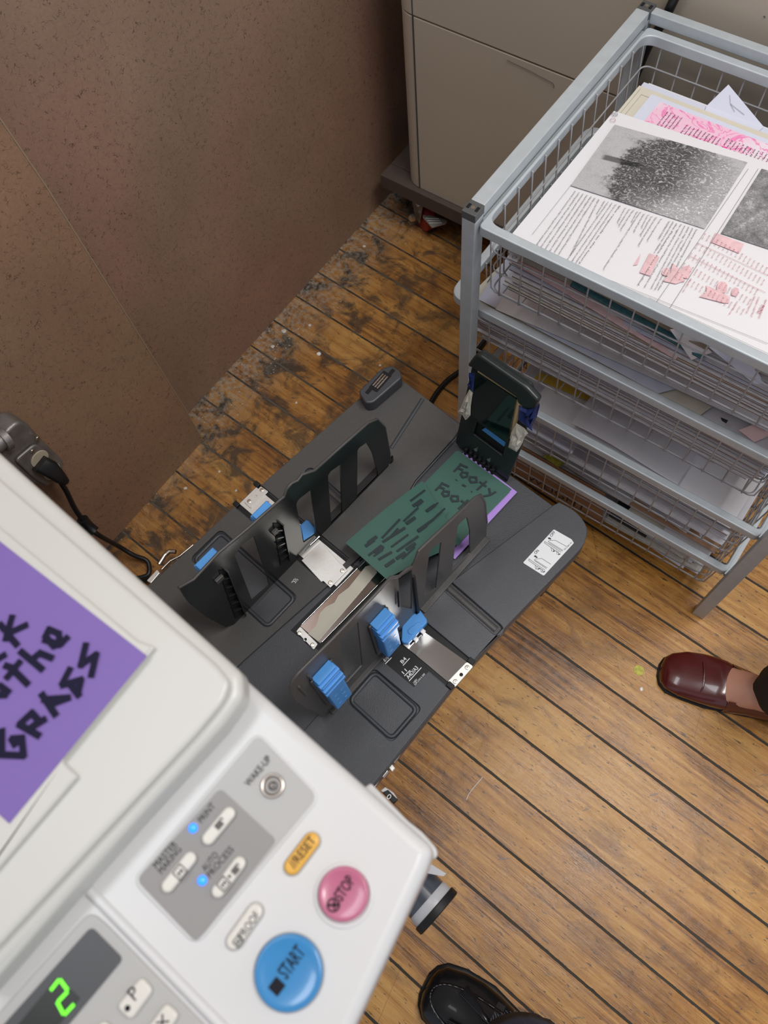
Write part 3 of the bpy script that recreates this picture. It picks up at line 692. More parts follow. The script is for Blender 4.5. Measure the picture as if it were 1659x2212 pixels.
paper('transparent_folder', [at(*p, z) for p, z in zip(g7((1320, 1230), (1500, 1370), (1659, 1300), (1659, 1100)), (.500, .496, .50, .506))], 'paper_pink', 'pink sheet poking out at the right of the second basket', nu=3, nv=3)
m = M().prism([tuple(at(*p, .510).xy) for p in g7((1105, 1095), (1190, 1130), (1170, 1160), (1120, 1130))], .5115, .513); tag(make('paper_clip', m, MT['print_black']), 'small black patch on the grey sheet in the second basket', 'clip')

# third basket
paper('paper_sheet', [(-.362, .684, .2240), (.094, .684, .2240), (.094, 1.066, .2244), (-.362, 1.066, .2244)], 'paper_grey', 'grey sheet lining the whole bottom of the third basket')
lo3, hi3 = (-.366, .681), (.096, 1.066)
stack(-.02, .86, .23, .33, .250, .284, 4, ['paper_white', 'paper_grey'], 'sheet at the right bottom of the third basket', 'right pile in the third basket', lo=lo3, hi=hi3)
paper('paper_sheet', [(-.360, .684, .2455), (-.20, .684, .2455), (-.20, .93, .2465), (-.360, .93, .2465)], 'paper_blue_white', 'pale blue white sheet at the left end of the third basket')
e5 = crop(1100, 930, 4.148)
o = paper('envelope', [at(*p, .300) for p in g6((640, 1070), (1500, 1430), (1300, 1240), (690, 1010))], 'paper_yellow', 'yellow envelope lying across the third basket')
paper('paper_sheet', [(-.300, .684, .2885), (.085, .684, .2885), (.085, .99, .290), (-.300, .93, .290)], 'paper_white', 'big grey white sheet crossed by wire shadows, in the third basket', bump=lambda u, v: .002 * math.sin(3 * u + 1))
paper('paper_sheet', [(-.24, .790, .302), (.06, .800, .302), (.06, 1.0, .303), (-.24, 1.0, .303)], 'paper_grey', 'folded sheet lying behind the yellow envelope in the third basket')
paper('paper_sheet', [at(*p, .292) for p in g7((440, 1260), (1060, 1615), (1110, 1560), (520, 1190))], 'paper_blue_white', 'narrow white strip seen through the second basket')
paper('brochure', [(-.22, .700, .3125), (-.02, .70, .305), (-.02, .86, .305), (-.22, .86, .306)], 'paper_grey', 'creased translucent sheet in the middle of the third basket', bump=lambda u, v: .004 * math.sin(5 * u))
m = M().prism([tuple(at(*p, .300).xy) for p in e5((600, 50), (670, 90), (650, 120), (590, 80))], .3155, .3165); tag(make('photo_print', m, MT['print_grey']), 'small dark figure cut-out by the rim of the third basket', 'paper')

# lowest basket
paper('paper_sheet', [(-.362, .688, .0725), (.094, .688, .0725), (.094, 1.066, .0728), (-.362, 1.066, .0728)], 'paper_grey', 'white grey sheet lining the bottom of the lowest basket')
paper('paper_sheet', [(-.355, .700, .1530), (.094, .700, .1530), (.094, 1.04, .1535), (-.355, 1.04, .1535)], 'paper_white', 'wide white sheet under the orange envelope in the lowest basket')
stack(-.02, .84, .20, .30, .074, .100, 5, ['paper_white', 'paper_cream', 'paper_white'], 'magazine at the right of the lowest basket', 'magazines in the lowest basket', lo=(-.10, .682), hi=(.096, 1.05), ja=.08)
o = paper('magazine', [(-.098, .686, .106), (-.02, .686, .104), (-.02, .86, .104), (-.098, .86, .106)], 'print_black', 'dark covered magazine beside the cardboard in the lowest basket', th=.004)
paper('paper_sheet', [(-.075, .686, .122), (.055, .686, .102), (.06, .80, .125), (-.06, .80, .139)], 'paper_cream', 'cream sheet bending down at the front of the lowest basket', bump=lambda u, v: .004 * math.sin(3 * u))
paper('paper_sheet', [(.0, .686, .130), (.088, .686, .118), (.09, .86, .138), (.0, .86, .142)], 'paper_white', 'crumpled white sheet in the right front corner of the lowest basket', bump=lambda u, v: .003 * math.sin(11 * u) * math.cos(9 * v))
paper('envelope', [(-.19, .700, .1590), (.093, .700, .1590), (.093, .93, .160), (-.19, .93, .160)], 'paper_orange', 'orange brown envelope lying in the lowest basket')
paper('paper_sheet', [(-.285, .705, .1625), (-.075, .695, .1625), (-.05, .94, .1635), (-.285, .94, .1635)], 'paper_white', 'white sheet crossed by wire shadows, in the lowest basket')
paper('paper_sheet', [(-.09, .715, .167), (.036, .700, .167), (.05, .95, .168), (-.09, .95, .168)], 'paper_grey', 'light grey sheet next to the orange envelope in the lowest basket')
paper('paper_sheet', [(-.03, .79, .172), (.06, .705, .171), (.092, .80, .172), (.05, .96, .174)], 'paper_white', 'white sheet turned askew at the right of the lowest basket')
paper('printed_card', [at(*p, .166) for p in e5((290, 225), (440, 330), (520, 280), (400, 210))], 'sticker_yellow', 'olive green card at the left of the lowest basket', 'card')
t = thing('cardboard_piece', 'brown cardboard marked WEIGHT standing inside the lowest basket front', 'cardboard', (-.2, .668, .11))
F = frame(V((0, .6835, 0)), V((1, 0, 0)), VZ)
q = hits(F, [(1306, 1069), (1299, 1128)]); m = M().prism([(-.355, q[1][1]), (q[1][0], q[1][1]), (q[0][0], q[0][1]), (-.355, q[0][1])], -.003, 0, F); make('panel', m, MT['cardboard'], t)
q = hits(F, [(1138, 1033), (1268, 1095)]); m = M().text('WEIGHT', F @ V((*q[0], 0)), F @ V((q[1][0], q[0][1], 0)), .022, V((0, -1, 0)), .0006); make('lettering', m, MT['print_black'], t)
# light raw edge of the leaning sheet
m = M()
pe = [V((q[0] + .0006, q[1], .0002)) for q in [(pts_edge[0][0], 0.0)] + pts_edge[1:]]
m.tube([FS @ p for p in pe], .0011, 6); make('raw_edge', m, MT['pine_edge'], SHEET)

# ================================================================== floor things
def lump(name, label, cat, p, r, mt, h=.5, n=7, seed=1):
    rs = random.Random(seed); m = M(); rings = []
    for j, (zz, k) in enumerate(((0, .9), (.35, 1.0), (.8, .7), (1.0, .25))):
        rings.append([V((p[0] + r * k * (.75 + .5 * rs.random()) * math.cos(6.283 * i / n), p[1] + r * k * (.75 + .5 * rs.random()) * math.sin(6.283 * i / n), zz * r * h)) for i in range(n)])
    m.loft(rings); return tag(make(name, m, MT[mt], smooth=60), label, cat)
p = at(689, 765); m = M().prism(circ((p.x, p.y), .0048, 24), 0, .002); tag(make('plastic_disc', m, MT['label_white'], bevel=.0006), 'round white disc lying alone on the boards near the wall', 'disc')
for k, (x, y, r, l) in enumerate(((613, 716, .006, 'largest white plaster crumb by the wall'), (589, 749, .005, 'tan plaster crumb nearest the wall'), (669, 703, .004, 'white crumb right of the largest plaster crumb'), (787, 532, .004, 'crumb near the far corner of the wall'), (474, 1019, .003, 'crumb on the boards left of the tray'),
                                  (510, 1060, .003, 'crumb just left of the screwed steel plate'), (640, 870, .003, 'crumb on the dusty boards above the tray'), (821, 789, .003, 'crumb near the upper end of the tray'), (400, 1055, .004, 'pale crumb on the boards above the power cord'))):
    p = at(x, y); lump('plaster_crumb', l, 'crumb', p, r, 'plaster', seed=k + 3)
p = [at(1007, 1728, .001), at(1019, 1706, .002), at(1042, 1679, .001)]
m = M().tube([p[0], (p[0] + p[1]) / 2 + V((-.001, 0, 0)), p[1], (p[1] + p[2]) / 2, p[2]], .0007, 6); tag(make('thread', m, MT['thread_white']), 'short curved white thread on the floorboards', 'thread')
m = M().prism(circ(at(1380, 1448).xy, .0095, 14), 0, .0006); tag(make('sticker', m, MT['sticker_yellow']), 'torn yellow and black sticker on the floor by the brown shoe', 'sticker')
m = M().prism(rnd([tuple(at(x, y).xy) for x, y in ((1382, 1487), (1387, 1484), (1389, 1491), (1384, 1493))], .001), 0, .0008); tag(make('paper_scrap', m, MT['label_white']), 'tiny white square scrap below the yellow sticker', 'scrap')
# cable across the floor behind the cart post
pts = [at(1047, 735, .01), at(1000, 795, .006), at(966, 822, .006), at(940, 853, .006), at(925, 885, .006), at(920, 930, .006), at(930, 985, .006), at(960, 1030, .006)]
def smooth_path(P, n=6):
    out = []
    for i in range(len(P) - 1):
        a, b, c, d = P[max(0, i - 1)], P[i], P[i + 1], P[min(len(P) - 1, i + 2)]
        for j in range(n):
            t = j / n; out.append(.5 * ((2 * b) + (c - a) * t + (2 * a - 5 * b + 4 * c - d) * t * t + (3 * b - a - 3 * c + d) * t ** 3))
    return out + [P[-1]]
m = M().tube(smooth_path(pts), .0055, 10); tag(make('floor_cable', m, MT['cable_rubber'], smooth=60), 'thick black cable curving over the floor behind the cart post', 'cable')
pts = [V((-.335, 1.131, .98)), V((-.375, 1.1305, .742)), V((-.396, 1.1305, .665)), V((-.410, 1.1305, .58)), V((-.44, 1.1305, .45)), V((-.47, 1.128, .2)), V((-.49, 1.12, .03))]
m = M().tube(smooth_path(pts), .0070, 10); tag(make('hanging_cable', m, MT['cable_rubber'], smooth=60), 'black cable hanging against the beige cabinet behind the cart', 'cable')
m = M().prism([tuple(at(*p).xy) for p in ((932, 880), (1000, 912), (1010, 1010), (960, 990))], 0, .012); tag(make('cardboard_scrap', m, MT['cardboard'], bevel=.001), 'brown cardboard scrap on the floor beside the cart post', 'cardboard')

# ================================================================== outlet box, plug and cord
t = thing('outlet_box', 'dusty metal outlet box screwed to the hardboard above the white machine', 'electrical box', (-.955, .13, .15))
nS = V((FS[0][2], FS[1][2], FS[2][2])); FO = frame(V((-.925, 0, 0)) + nS * .040, V((0, 1, 0)), V((-.062, 0, 1.25)))      # local x = world y, local y = z, normal = +x
W3 = crop(0, 850, 3.318)
ol = hits(FO, W3((60, 260), (130, 200), (200, 215), (300, 330), (465, 490), (455, 540), (330, 680), (230, 640), (-40, 420)))
cy_, cz_ = sum(p[0] for p in ol) / 9, sum(p[1] for p in ol) / 9
m = M().plate(rnd(ol, .008, 5), [], -.0395, 0, FO, .005, 3); make('box_body', m, MT['cast_metal'], t, smooth=40)
m = M(); q = hits(FO, W3((90, 470), (240, 345), (440, 500), (430, 560), (330, 660), (240, 610))); m.plate(rnd(q, .010, 5), [], .001, .006, FO, .003, 3); make('cover_plate', m, MT['cast_metal'], t, smooth=40)
for k, c in enumerate(W3((265, 455), (355, 545))):
    h_ = hit(FO, *c); m = M().prism(circ(h_, .0165, 28), .0062, .0085, FO); o = make('outlet', m, MT['ivory_plastic'], t, bevel=.001)
for c in W3((252, 308), (215, 400)):
    h_ = hit(FO, *c); m = M().prism(circ(h_, .004, 14), .0055, .0085, FO); make('screw', m, MT['screw_steel'], t, bevel=.0008)
h_ = hit(FO, *W3((20, 330))[0]); m = M().tube([FO @ V((h_[0] - .09, h_[1] + .02, .0)), FO @ V((h_[0], h_[1], .0))], .014, 20); make('conduit', m, MT['cast_metal'], t, smooth=40)
m = M().tube([FO @ V((h_[0] - .004, h_[1], .0)), FO @ V((h_[0] + .006, h_[1] - .003, .0))], .019, 20); make('conduit_nut', m, MT['cast_metal'], t, smooth=40)
t = thing('power_cord', 'black power cord plugged into the dusty metal outlet box', 'power cord', (-.93, .12, .05))
P = [FO @ V((*hit(FO, *c), d)) for c, d in zip(W3((245, 475), (290, 490), (345, 540), (385, 570)), (.012, .024, .030, .032))]
rings = []
for p, r1, r2 in zip(P, (.015, .015, .011, .0065), (.012, .011, .009, .0065)):
    d = (P[-1] - P[0]).normalized(); u = d.cross(V((1, 0, 0))).normalized(); v_ = d.cross(u)
    rings.append([p + u * r1 * (abs(math.cos(a)) ** .6 * (1 if math.cos(a) > 0 else -1)) + v_ * r2 * (abs(math.sin(a)) ** .6 * (1 if math.sin(a) > 0 else -1)) for a in [6.2832 * i / 20 for i in range(20)]])
make('plug', M().loft(rings), MT['cable_rubber'], t, smooth=40)
C = [P[-1]] + [onpl(*c, V((x, 0, 0)), V((1, 0, 0))) for c, x in zip(W3((430, 620), (480, 710), (540, 830), (620, 940), (700, 1010)), (-.908, -.905, -.9, -.89, -.87))] + [at(*c, z) for c, z in zip(W3((850, 1095), (960, 1160), (1040, 1190), (1068, 1230), (1060, 1300), (960, 1330)), (.06, .03, .015, .01, .008, .008))]
m = M().tube(smooth_path(C), .0048, 10); make('cord', m, MT['cable_rubber'], t, smooth=60)
q = smooth_path([C[3], C[4], C[5]]); m = M().tube(q[4:11], .011, 12)
make('cord_ferrite', m, MT['cable_rubber'], t, smooth=40, label='black moulded lump on the cord')
m = M().tube(smooth_path([at(290, 1262, .012), at(316, 1252, .02), at(345, 1252, .03)]), .005, 8); make('cord_end', m, MT['cable_rubber'], t, smooth=60)

# ================================================================== output tray
ZR = .390
t = thing('paper_tray', 'dark grey output tray hooked to the side of the white duplicator', 'paper tray', G(-.36, .25, .36), rotz=YM)
FT = Matrix(((VX.x, VY.x, 0, 0), (VX.y, VY.y, 0, 0), (0, 0, 1, 0), (0, 0, 0, 1)))     # duplicator axes
def L2(px, py, z=ZR): p = at(px, py, z); return (p.dot(VX), p.dot(VY))
def LL(pts, z=ZR): return [L2(*p, z) for p in pts]
c1 = crop(300, 750, 2.765); c2 = crop(700, 750, 2.765); c3 = crop(500, 1150, 2.765); c4_ = crop(950, 750, 5.53); b5 = crop(380, 900, 5.53); e6 = crop(600, 900, 5.53); d7 = crop(780, 1100, 5.53); k8 = crop(600, 1280, 4.608)
YN = -.02
left_edge = LL([(336, 1251), (416, 1178), (570, 1045), (774, 862)])
ext = L2(1208, 1085), L2(1245, 1107), L2(1268, 1141), L2(1261, 1175), L2(1240, 1202)
EXT = [(p.x, p.y) for p in smooth_path([V((q[0], q[1], 0)) for q in ext], 6)]
Rn, R1, R2 = L2(815, 1688), L2(1003, 1453), L2(1100, 1347)
farA, farB, farC, farD = L2(905, 848), L2(985, 939), L2(1123, 1037), L2(1196, 1090)
base = [(left_edge[0][0] - .004, YN)] + left_edge + [(left_edge[3][0] + .004, farA[1] + .004), farA, (farB[0] - .003, farA[1]), farB, farC, farD] + EXT + [R2, R1, Rn, (Rn[0], YN)]
m = M().plate(base, [], ZR - .013, ZR - .0050, FT, .0012); make('tray_base', m, MT['tray_plastic'], t, smooth=35)
# outer skirt, a little lower and wider
sk = [(p[0] - .008 if p[0] < -.5 else p[0], p[1]) for p in base]
m = M().plate(sk, [], ZR - .034, ZR - .0135, FT, .004); make('skirt', m, MT['tray_recess'], t, smooth=35)
m = M().gbox(-.160, -.140, .385, .428, ZR - .058, ZR - .034); make('foot', m, MT['black_plastic'], t, bevel=.002)
# raised wings of the tray
B1, B2, B3, B4 = L2(522, 1430), L2(775, 1210), L2(899, 1039), L2(984, 947)
slotL = [(-.583, .178), (-.372, .178), (-.372, .228), (-.583, .228)]
recL = rnd([(-.5745, .070), (-.4035, .070), (-.4035, .1355), (-.5745, .1355)], .010, 6)
rodL = capsule((-.535, .296), (-.455, .292), .0085)
wingL = [(left_edge[0][0] - .004, YN), left_edge[0], left_edge[1], (-.5855, .176), (-.388, .176), (-.388, .230), (-.5795, .230), left_edge[3], (left_edge[3][0] + .004, farA[1] + .002), farA, (farB[0] - .004, farA[1] - .004), (B4[0] - .003, B4[1]), (B3[0] - .002, B3[1]), (-.375, .30), (B2[0] - .003, B2[1]), (B1[0], B1[1]), (B1[0], YN)]
m = M().plate(wingL, [recL, rodL], ZR - .0049, ZR, FT, .0012); make('left_wing', m, MT['tray_textured'], t, smooth=35)
recR = rnd([(-.247, .071), (-.160, .071), (-.159, .133), (-.247, .131)], .008, 6)
rodR = capsule((-.262, .292), (-.152, .288), .0085)
sl0, sl1 = .178, .232
d1, d2 = L2(971, 1260), L2(1194, 1092)
wingR = [(-.262, YN), (Rn[0] - .001, YN), (Rn[0] - .001, Rn[1]), (R1[0] - .0005, .178), (-.268, .178), (-.262, .10)]
m = M().plate(wingR, [recR], ZR - .0049, ZR, FT, .0012); make('right_wing', m, MT['tray_plastic'], t, smooth=35)
wingE = [(-.268, .230), (R1[0] - .0005, .230), R2] + EXT[::-1] + [d2, d1]
m = M().plate(wingE, [capsule((-.245, .292), (-.152, .288), .0085)], ZR - .0049, ZR + .001, FT, .0014); make('extension_panel', m, MT['tray_recess'], t, smooth=35)
for q, (pa) in enumerate(((-.5745, -.4035, .070, .1355), (-.247, -.1595, .071, .132))):
    a, b, c, d = pa; m = M()
    m.tube([G(x, y, ZR - .0058) for x, y in rnd([(a + .004, c + .004), (b - .004, c + .004), (b - .004, d - .004), (a + .004, d - .004)], .009, 6)], .0036, 8, closed=True)
    make('recess_rim', m, MT['tray_plastic'], t, smooth=60)
for (a, b) in (((-.535, .296), (-.455, .292)), ((-.245, .292), (-.152, .288))):
    m = M().tube([G(a[0], a[1], ZR - .0095), G(b[0], b[1], ZR - .0095)], .0070, 12); make('cross_rod', m, MT['fence_grey'], t, smooth=60)
# ridge lines of the moulding
m = M().tube([G(*B4, ZR - .001), G(*B3, ZR - .0015), G(-.375, .30, ZR - .002), G(*B2, ZR - .002)], .0014, 6)
ra, rb = L2(913, 862), L2(845, 968)
m.tube([G(*ra, ZR - .0015), G(*rb, ZR - .0022)], .0042, 8); make('ridge', m, MT['tray_plastic'], t, smooth=60)
# rear ledge with the end stop
# raised corner block with sliding latch
zb = .414; bl = LL(c1((1310, 262), (1445, 128), (1505, 105), (1560, 135), (1573, 180), (1400, 330), (1355, 335)), zb)
m = M().plate(rnd(bl, .006, 4), [], ZR - .002, zb, FT, .003, 3); blk = make('corner_block', m, MT['tray_recess'], t, smooth=40)
F = Matrix.Translation(at(*c1((1442, 205))[0], zb)) @ Matrix.Rotation(YM + math.radians(4), 4, 'Z')
m = M().prism(rnd([(-.0085, -.020), (.0085, -.020), (.0085, .020), (-.0085, .020)], .002), .0002, .0008, F)
m.box((-.004, -.024, .0006), (.006, .014, .001), F); m.box((.004, .024, .0006), (.006, .014, .001), F); make('latch_slot', m, MT['black_plastic'], blk)
m = M()
for x in (-.0045, .0, .0045): m.box((x, 0, .0016), (.0026, .028, .0012), F)
make('latch', m, MT['bright_steel'], blk, bevel=.0004)
# channels and their steel slides
m = M().gbox(-.585, -.376, .178, .228, ZR - .0052, ZR - .0035); make('channel', m, MT['black_plastic'], t)
m = M().gbox(-.268, -.147, .180, .231, ZR - .0052, ZR - .0035); make('channel', m, MT['black_plastic'], t)
m = M()
for (x, y) in ((-.588, .181), (-.588, .2265), (-.1515, .183), (-.1515, .2285)): make('channel_clip', M().gbox(x - .003, x + .007, y - .004, y + .004, ZR - .004, ZR + .0015), MT['black_plastic'], t, bevel=.0008)
def screw(m, x, y, z, r=.0032):
    m.tube([G(x, y, z), G(x, y, z + .0012), G(x, y, z + .0018)], [r, r, r * .7], 18)
    for a in (.4, .4 + math.pi / 2):
        F = FT @ Matrix.Translation((x, y, z + .0019)) @ Matrix.Rotation(a, 4, 'Z'); m.box((0, 0, 0), (r * 1.1, r * .25, .0003), F)
# left steel slide
q = LL(b5((820, 1025), (1010, 835), (1110, 900), (1210, 985), (1060, 1120), (915, 1110)), ZR); 
x0 = q[0][0]
m = M().gbox(-.5835, -.372, .185, .2225, ZR - .0035, ZR - .0018); s1 = make('steel_slide', m, MT['satin_steel'], t, label='dull steel slide plate on the left of the tray')
m = M().plate(rnd(LL(b5((815, 1020), (1015, 832), (1105, 895), (895, 1095)), ZR), .002, 4), [circ(L2(*b5((953, 951))[0]), .0022, 12)], ZR - .0018, ZR + .0002, FT, .0004); make('end_plate', m, MT['satin_steel'], s1)
m = M()
for c in b5((1027, 877), (876, 1012)): screw(m, *L2(*c), ZR + .0002)
for k in range(5): m.gbox(-.552 + k * .011, -.548 + k * .011, .190, .218, ZR - .0018, ZR - .0012)
make('screw', m, MT['screw_steel'], s1, smooth=40)
pl = LL(e6((520, 1495), (745, 1755), (770, 1765), (830, 1840), (630, 2045), (545, 1965), (520, 1975), (285, 1720)), ZR)
m = M().plate(pl, [], ZR - .0006, ZR + .0010, FT, .0004); s2 = make('sensor_plate', m, MT['satin_steel'], t, label='bright square steel plate by the 5 1/2 mark')
m = M()
for c in e6((772, 1845), (630, 1988)): screw(m, *L2(*c), ZR + .001)
make('screw', m, MT['screw_steel'], s2, smooth=40)
m = M(); a, b = [L2(*c) for c in e6((325, 1600), (500, 1440))]; m.tube([G(*a, ZR + .002), G(*b, ZR + .002)], .0028, 10); m.tube([G(a[0] - .004, a[1], ZR + .004), G(b[0] - .004, b[1], ZR + .004)], .0014, 8); make('hinge_rod', m, MT['bright_steel'], t, smooth=60)
# middle chute with mirror plate
m = M().plate(LL(c3((350, 580), (740, 190), (1000, 290), (520, 700)), ZR), [], ZR - .0052, ZR - .0040, FT); make('chute', m, MT['black_plastic'], t)
mp = LL(c3((412, 560), (790, 175), (915, 265), (530, 662)), ZR - .002)
m = M().plate(mp, [], ZR - .0040, ZR - .0022, FT); make('chute_plate', m, MT['bright_steel'], t, label='long mirror bright steel chute plate')
m = M().prism(LL(c3((458, 605), (505, 560), (530, 480), (565, 445), (615, 420), (640, 375), (700, 330), (800, 205), (845, 190), (870, 240), (700, 440), (518, 652)), ZR - .002), ZR - .0021, ZR - .0018, FT); make('film', m, MT['paper_film'], t, label='cream adhesive film on the steel chute plate')
m = M()
a, b = [L2(*c) for c in c3((420, 548), (800, 165))]; m.tube([G(*a, ZR - .0015), G(*b, ZR - .0015)], .0006, 6)
a, b = [L2(*c) for c in c3((540, 655), (925, 262))]; m.tube([G(*a, ZR - .0015), G(*b, ZR - .0015)], .0009, 6)
make('chute_edge', m, MT['bright_steel'], t, smooth=60)
m = M().plate(rnd(LL(c3((385, 590), (410, 560), (515, 665), (490, 700))), .002), [circ(L2(*c3((440, 638))[0]), .0022, 12)], ZR - .0035, ZR - .0012, FT, .0004); s4 = make('chute_bracket', m, MT['satin_steel'], t)
m = M()
for c in c3((405, 602), (483, 672)): screw(m, *L2(*c), ZR - .0012)
make('screw', m, MT['screw_steel'], s4, smooth=40)
# right steel slide
m = M().plate(LL(c3((1050, 690), (1150, 590), (1405, 770), (1290, 890)), ZR), [], ZR - .0034, ZR - .0016, FT, .0004); s5 = make('steel_slide', m, MT['bright_steel'], t, label='mirror bright steel slide on the right of the tray')
m = M().plate(rnd(LL(c3((1290, 892), (1405, 772), (1445, 800), (1335, 925)), ZR), .003, 4), [circ(L2(*c3((1372, 850))[0]), .0025, 12)], ZR - .0016, ZR + .0004, FT, .0004); make('end_plate', m, MT['satin_steel'], s5)
m = M()
for c in c3((1408, 808), (1337, 892)): screw(m, *L2(*c), ZR + .0004)
make('screw', m, MT['screw_steel'], s5, smooth=40)
m = M()
for k, c in enumerate(c3((1045, 672), (1092, 632), (1138, 590))):
    x, y = L2(*c); m.gbox(x - .004, x + .005, y - .0035, y + .0035, ZR - .002, ZR + .004)
make('hinge_block', m, MT['satin_steel'], t, bevel=.0008)
# printed scale
m = M()
for s_, a, b, h in (('8½', (917, 775), (940, 752), .0052), ('B4', (1022, 785), (1048, 757), .0052), ('11', (1030, 848), (1050, 828), .0050), ('A4D/A3', (1058, 878), (1118, 812), .0060)):
    pa, pb = [at(*p, ZR) for p in c3(a, b)]; m.text(s_, pa, pb, h, lift=.0004, bold=.01)
    d = (pb - pa).normalized(); n_ = V((d.y, -d.x, 0)); m.stroke([pa - d * .001 + n_ * .0022, pb + d * .003 + n_ * .0022], .0011, lift=.0004)
pa, pb = [at(*p, ZR) for p in c3((382, 305), (400, 283))]; m.text('5½', pa, pb, .0058, lift=.0004, bold=.01); m.stroke([at(*p, ZR) for p in c3((360, 300), (375, 280))], .001, lift=.0004)
make('size_scale', m, MT['print_white'], t)
m = M(); pa, pb = [at(*p, ZR) for p in c3((1090, 905), (1112, 880))]; m.text('>ABS<', pa, pb, .0026, lift=.0004)
pa, pb = [at(*p, ZR) for p in c3((1098, 915), (1158, 848))]; m.text('039-21013-200', pa, pb, .0026, lift=.0004); make('part_number', m, MT['print_white'], t)
m = M().plate(LL(c3((870, 740), (1000, 640), (1180, 830), (1090, 925)), ZR), [], ZR + .0001, ZR + .0003, FT); make('scale_patch', m, MT['black_plastic'], t)
# white instruction label
q = LL(c2((1188, 1288), (1312, 1366), (1492, 1170), (1478, 1148), (1372, 1088)), ZR + .001)
m = M().plate(rnd(q, [.002, .002, .001, .001, .002], 4), [], ZR + .0011, ZR + .0014, FT); lab = make('instruction_label', m, MT['label_white'], t)
z6 = crop(1120, 1120, 10.37); ZL = ZR + .0018
def LA(*pts): return [at(*p, ZL) for p in z6(*pts)]
m = M(); m.text('OFF', *LA((745, 415), (835, 310)), .0045); m.text('ON', *LA((390, 805), (465, 730)), .0045); 
for pts in (((655, 430), (705, 425), (735, 460), (715, 475), (690, 455), (680, 470)), ((345, 840), (385, 825), (435, 880), (385, 882), (390, 865), (350, 855))): m.prism([tuple(p.xy) for p in LA(*pts)], ZL, ZL + .0001)
for pts in (((675, 540), (665, 510), (715, 490), (830, 490), (1075, 625)), ((690, 525), (995, 715)), ((685, 550), (980, 732)), ((580, 540), (590, 515), (950, 755)), ((580, 545), (900, 770)), ((730, 650), (745, 735)), ((770, 670), (790, 735)), ((850, 720), (865, 805)), ((885, 740), (905, 800)),
            ((360, 945), (355, 920), (400, 905), (520, 895), (725, 1025)), ((375, 935), (645, 1105)), ((370, 950), (620, 1120)), ((225, 935), (235, 905), (600, 1160)), ((225, 940), (560, 1170)), ((375, 1050), (390, 1135), (405, 1135), (415, 1075)), ((490, 1110), (510, 1200), (525, 1205), (540, 1140))): m.stroke(LA(*pts), .0004)
for a in ((795, 732), (912, 800), (452, 1128), (570, 1195)): m.stroke(LA((a[0] - 18, a[1] + 6), (a[0] + 16, a[1] - 4)), .0014)
make('lettering', m, MT['print_black'], lab)
m = M().text('029-21802-103', *LA((1040, 715), (1205, 545)), .0024); make('part_number', m, MT['print_grey'], lab)

# side fences
def fence_frame(x): return frame(G(x, 0, 0), VY, VZ)
def make_fence(x, top, holes, mt, flangeside, name):
    F = fence_frame(x); e = M().plate(top, holes, -.0012, .0012, F, .0005)
    return make(name, e, MT[mt], t, smooth=35), F
XFL, XFR = -.447, -.254
FLf = fence_frame(XFL); FRf = fence_frame(XFR)
zlo = ZR + .0006
tl = hits(FLf, c1((240, 1440), (330, 1390), (480, 1230), (660, 1080), (870, 895), (885, 850), (915, 815), (950, 800), (975, 765), (1050, 740), (1200, 605), (1370, 455), (1425, 432), (1470, 480), (1500, 640), (1520, 712)))
bl_ = hits(FLf, c1((515, 1670), (400, 1610), (300, 1530), (262, 1480)))
polyL = tl + [(tl[-1][0] + .001, zlo + .016), (tl[-1][0] - .006, zlo + .004), (.24, zlo + .003), (.232, zlo)] + [(max(.035, bl_[0][0] + .06), zlo), (bl_[0][0] + .012, zlo), (bl_[0][0], max(zlo, bl_[0][1]))] + bl_[1:]
hl = [hits(FLf, b5((695, 1650), (770, 1540), (925, 1420), (1112, 2010), (905, 2190))), rnd(hits(FLf, e6((215, 1040), (240, 985), (390, 870), (452, 1395), (300, 1500))), .003), rnd(hits(FLf, e6((590, 700), (625, 645), (748, 560), (772, 1160), (632, 1285))), .003), rnd(hits(FLf, e6((943, 400), (965, 365), (1055, 300), (1130, 430), (1190, 650), (1205, 755), (945, 990))), .003)]
hl = [[(max(-.5, p[0]), max(zlo + .004, p[1])) for p in h_] for h_ in hl]
fl = make('side_fence', M().plate(polyL, hl, -.0012, .0012, FLf, .0004), MT['fence_plastic'], t, label='glossy black left side fence of the tray')
m = M().tube([FLf @ V((p[0], p[1], -.001)) for p in tl[:-1]], .0022, 8); make('fence_rim', m, MT['fence_grey'], fl, smooth=60)
m = M().gbox(XFL - .012, XFL + .001, .232, .385, zlo - .002, zlo + .004); make('fence_foot', m, MT['black_plastic'], fl)
# mounting ladders with grey buttons
for qx, btn in (([(500, 1830), (570, 1820), (790, 2350), (700, 2400)], [(445, 1945), (530, 1865), (545, 1905), (465, 1975)]), ([(1150, 1265), (1235, 1265), (1320, 1700), (1240, 1770)], [(1125, 1370), (1180, 1310), (1195, 1350), (1140, 1400)])):
    h4 = hits(FLf, b5(*qx)); m = M().prism(h4, .0013, .0022, FLf)
    o = make('mount_slot', m, MT['black_plastic'], fl)
    m = M()
    for k in range(5):
        a = V(h4[0]).lerp(V(h4[3]), .12 + .17 * k); b = V(h4[1]).lerp(V(h4[2]), .12 + .17 * k)
        m.prism([tuple(a), tuple(b), tuple(b + V((0, -.0035))), tuple(a + V((0, -.0035)))], .0023, .006, FLf)
    m.prism([tuple(V(h4[1]) + V((0, 0))), tuple(V(h4[1]) + V((.002, 0))), tuple(V(h4[2]) + V((.002, 0))), h4[2]], .0013, .008, FLf)
    make('slot_rib', m, MT['fence_plastic'], fl)
    m = M().prism(hits(FLf, b5(*btn)), .0013, .006, FLf); make('slot_button', m, MT['fence_grey'], fl, bevel=.0006)
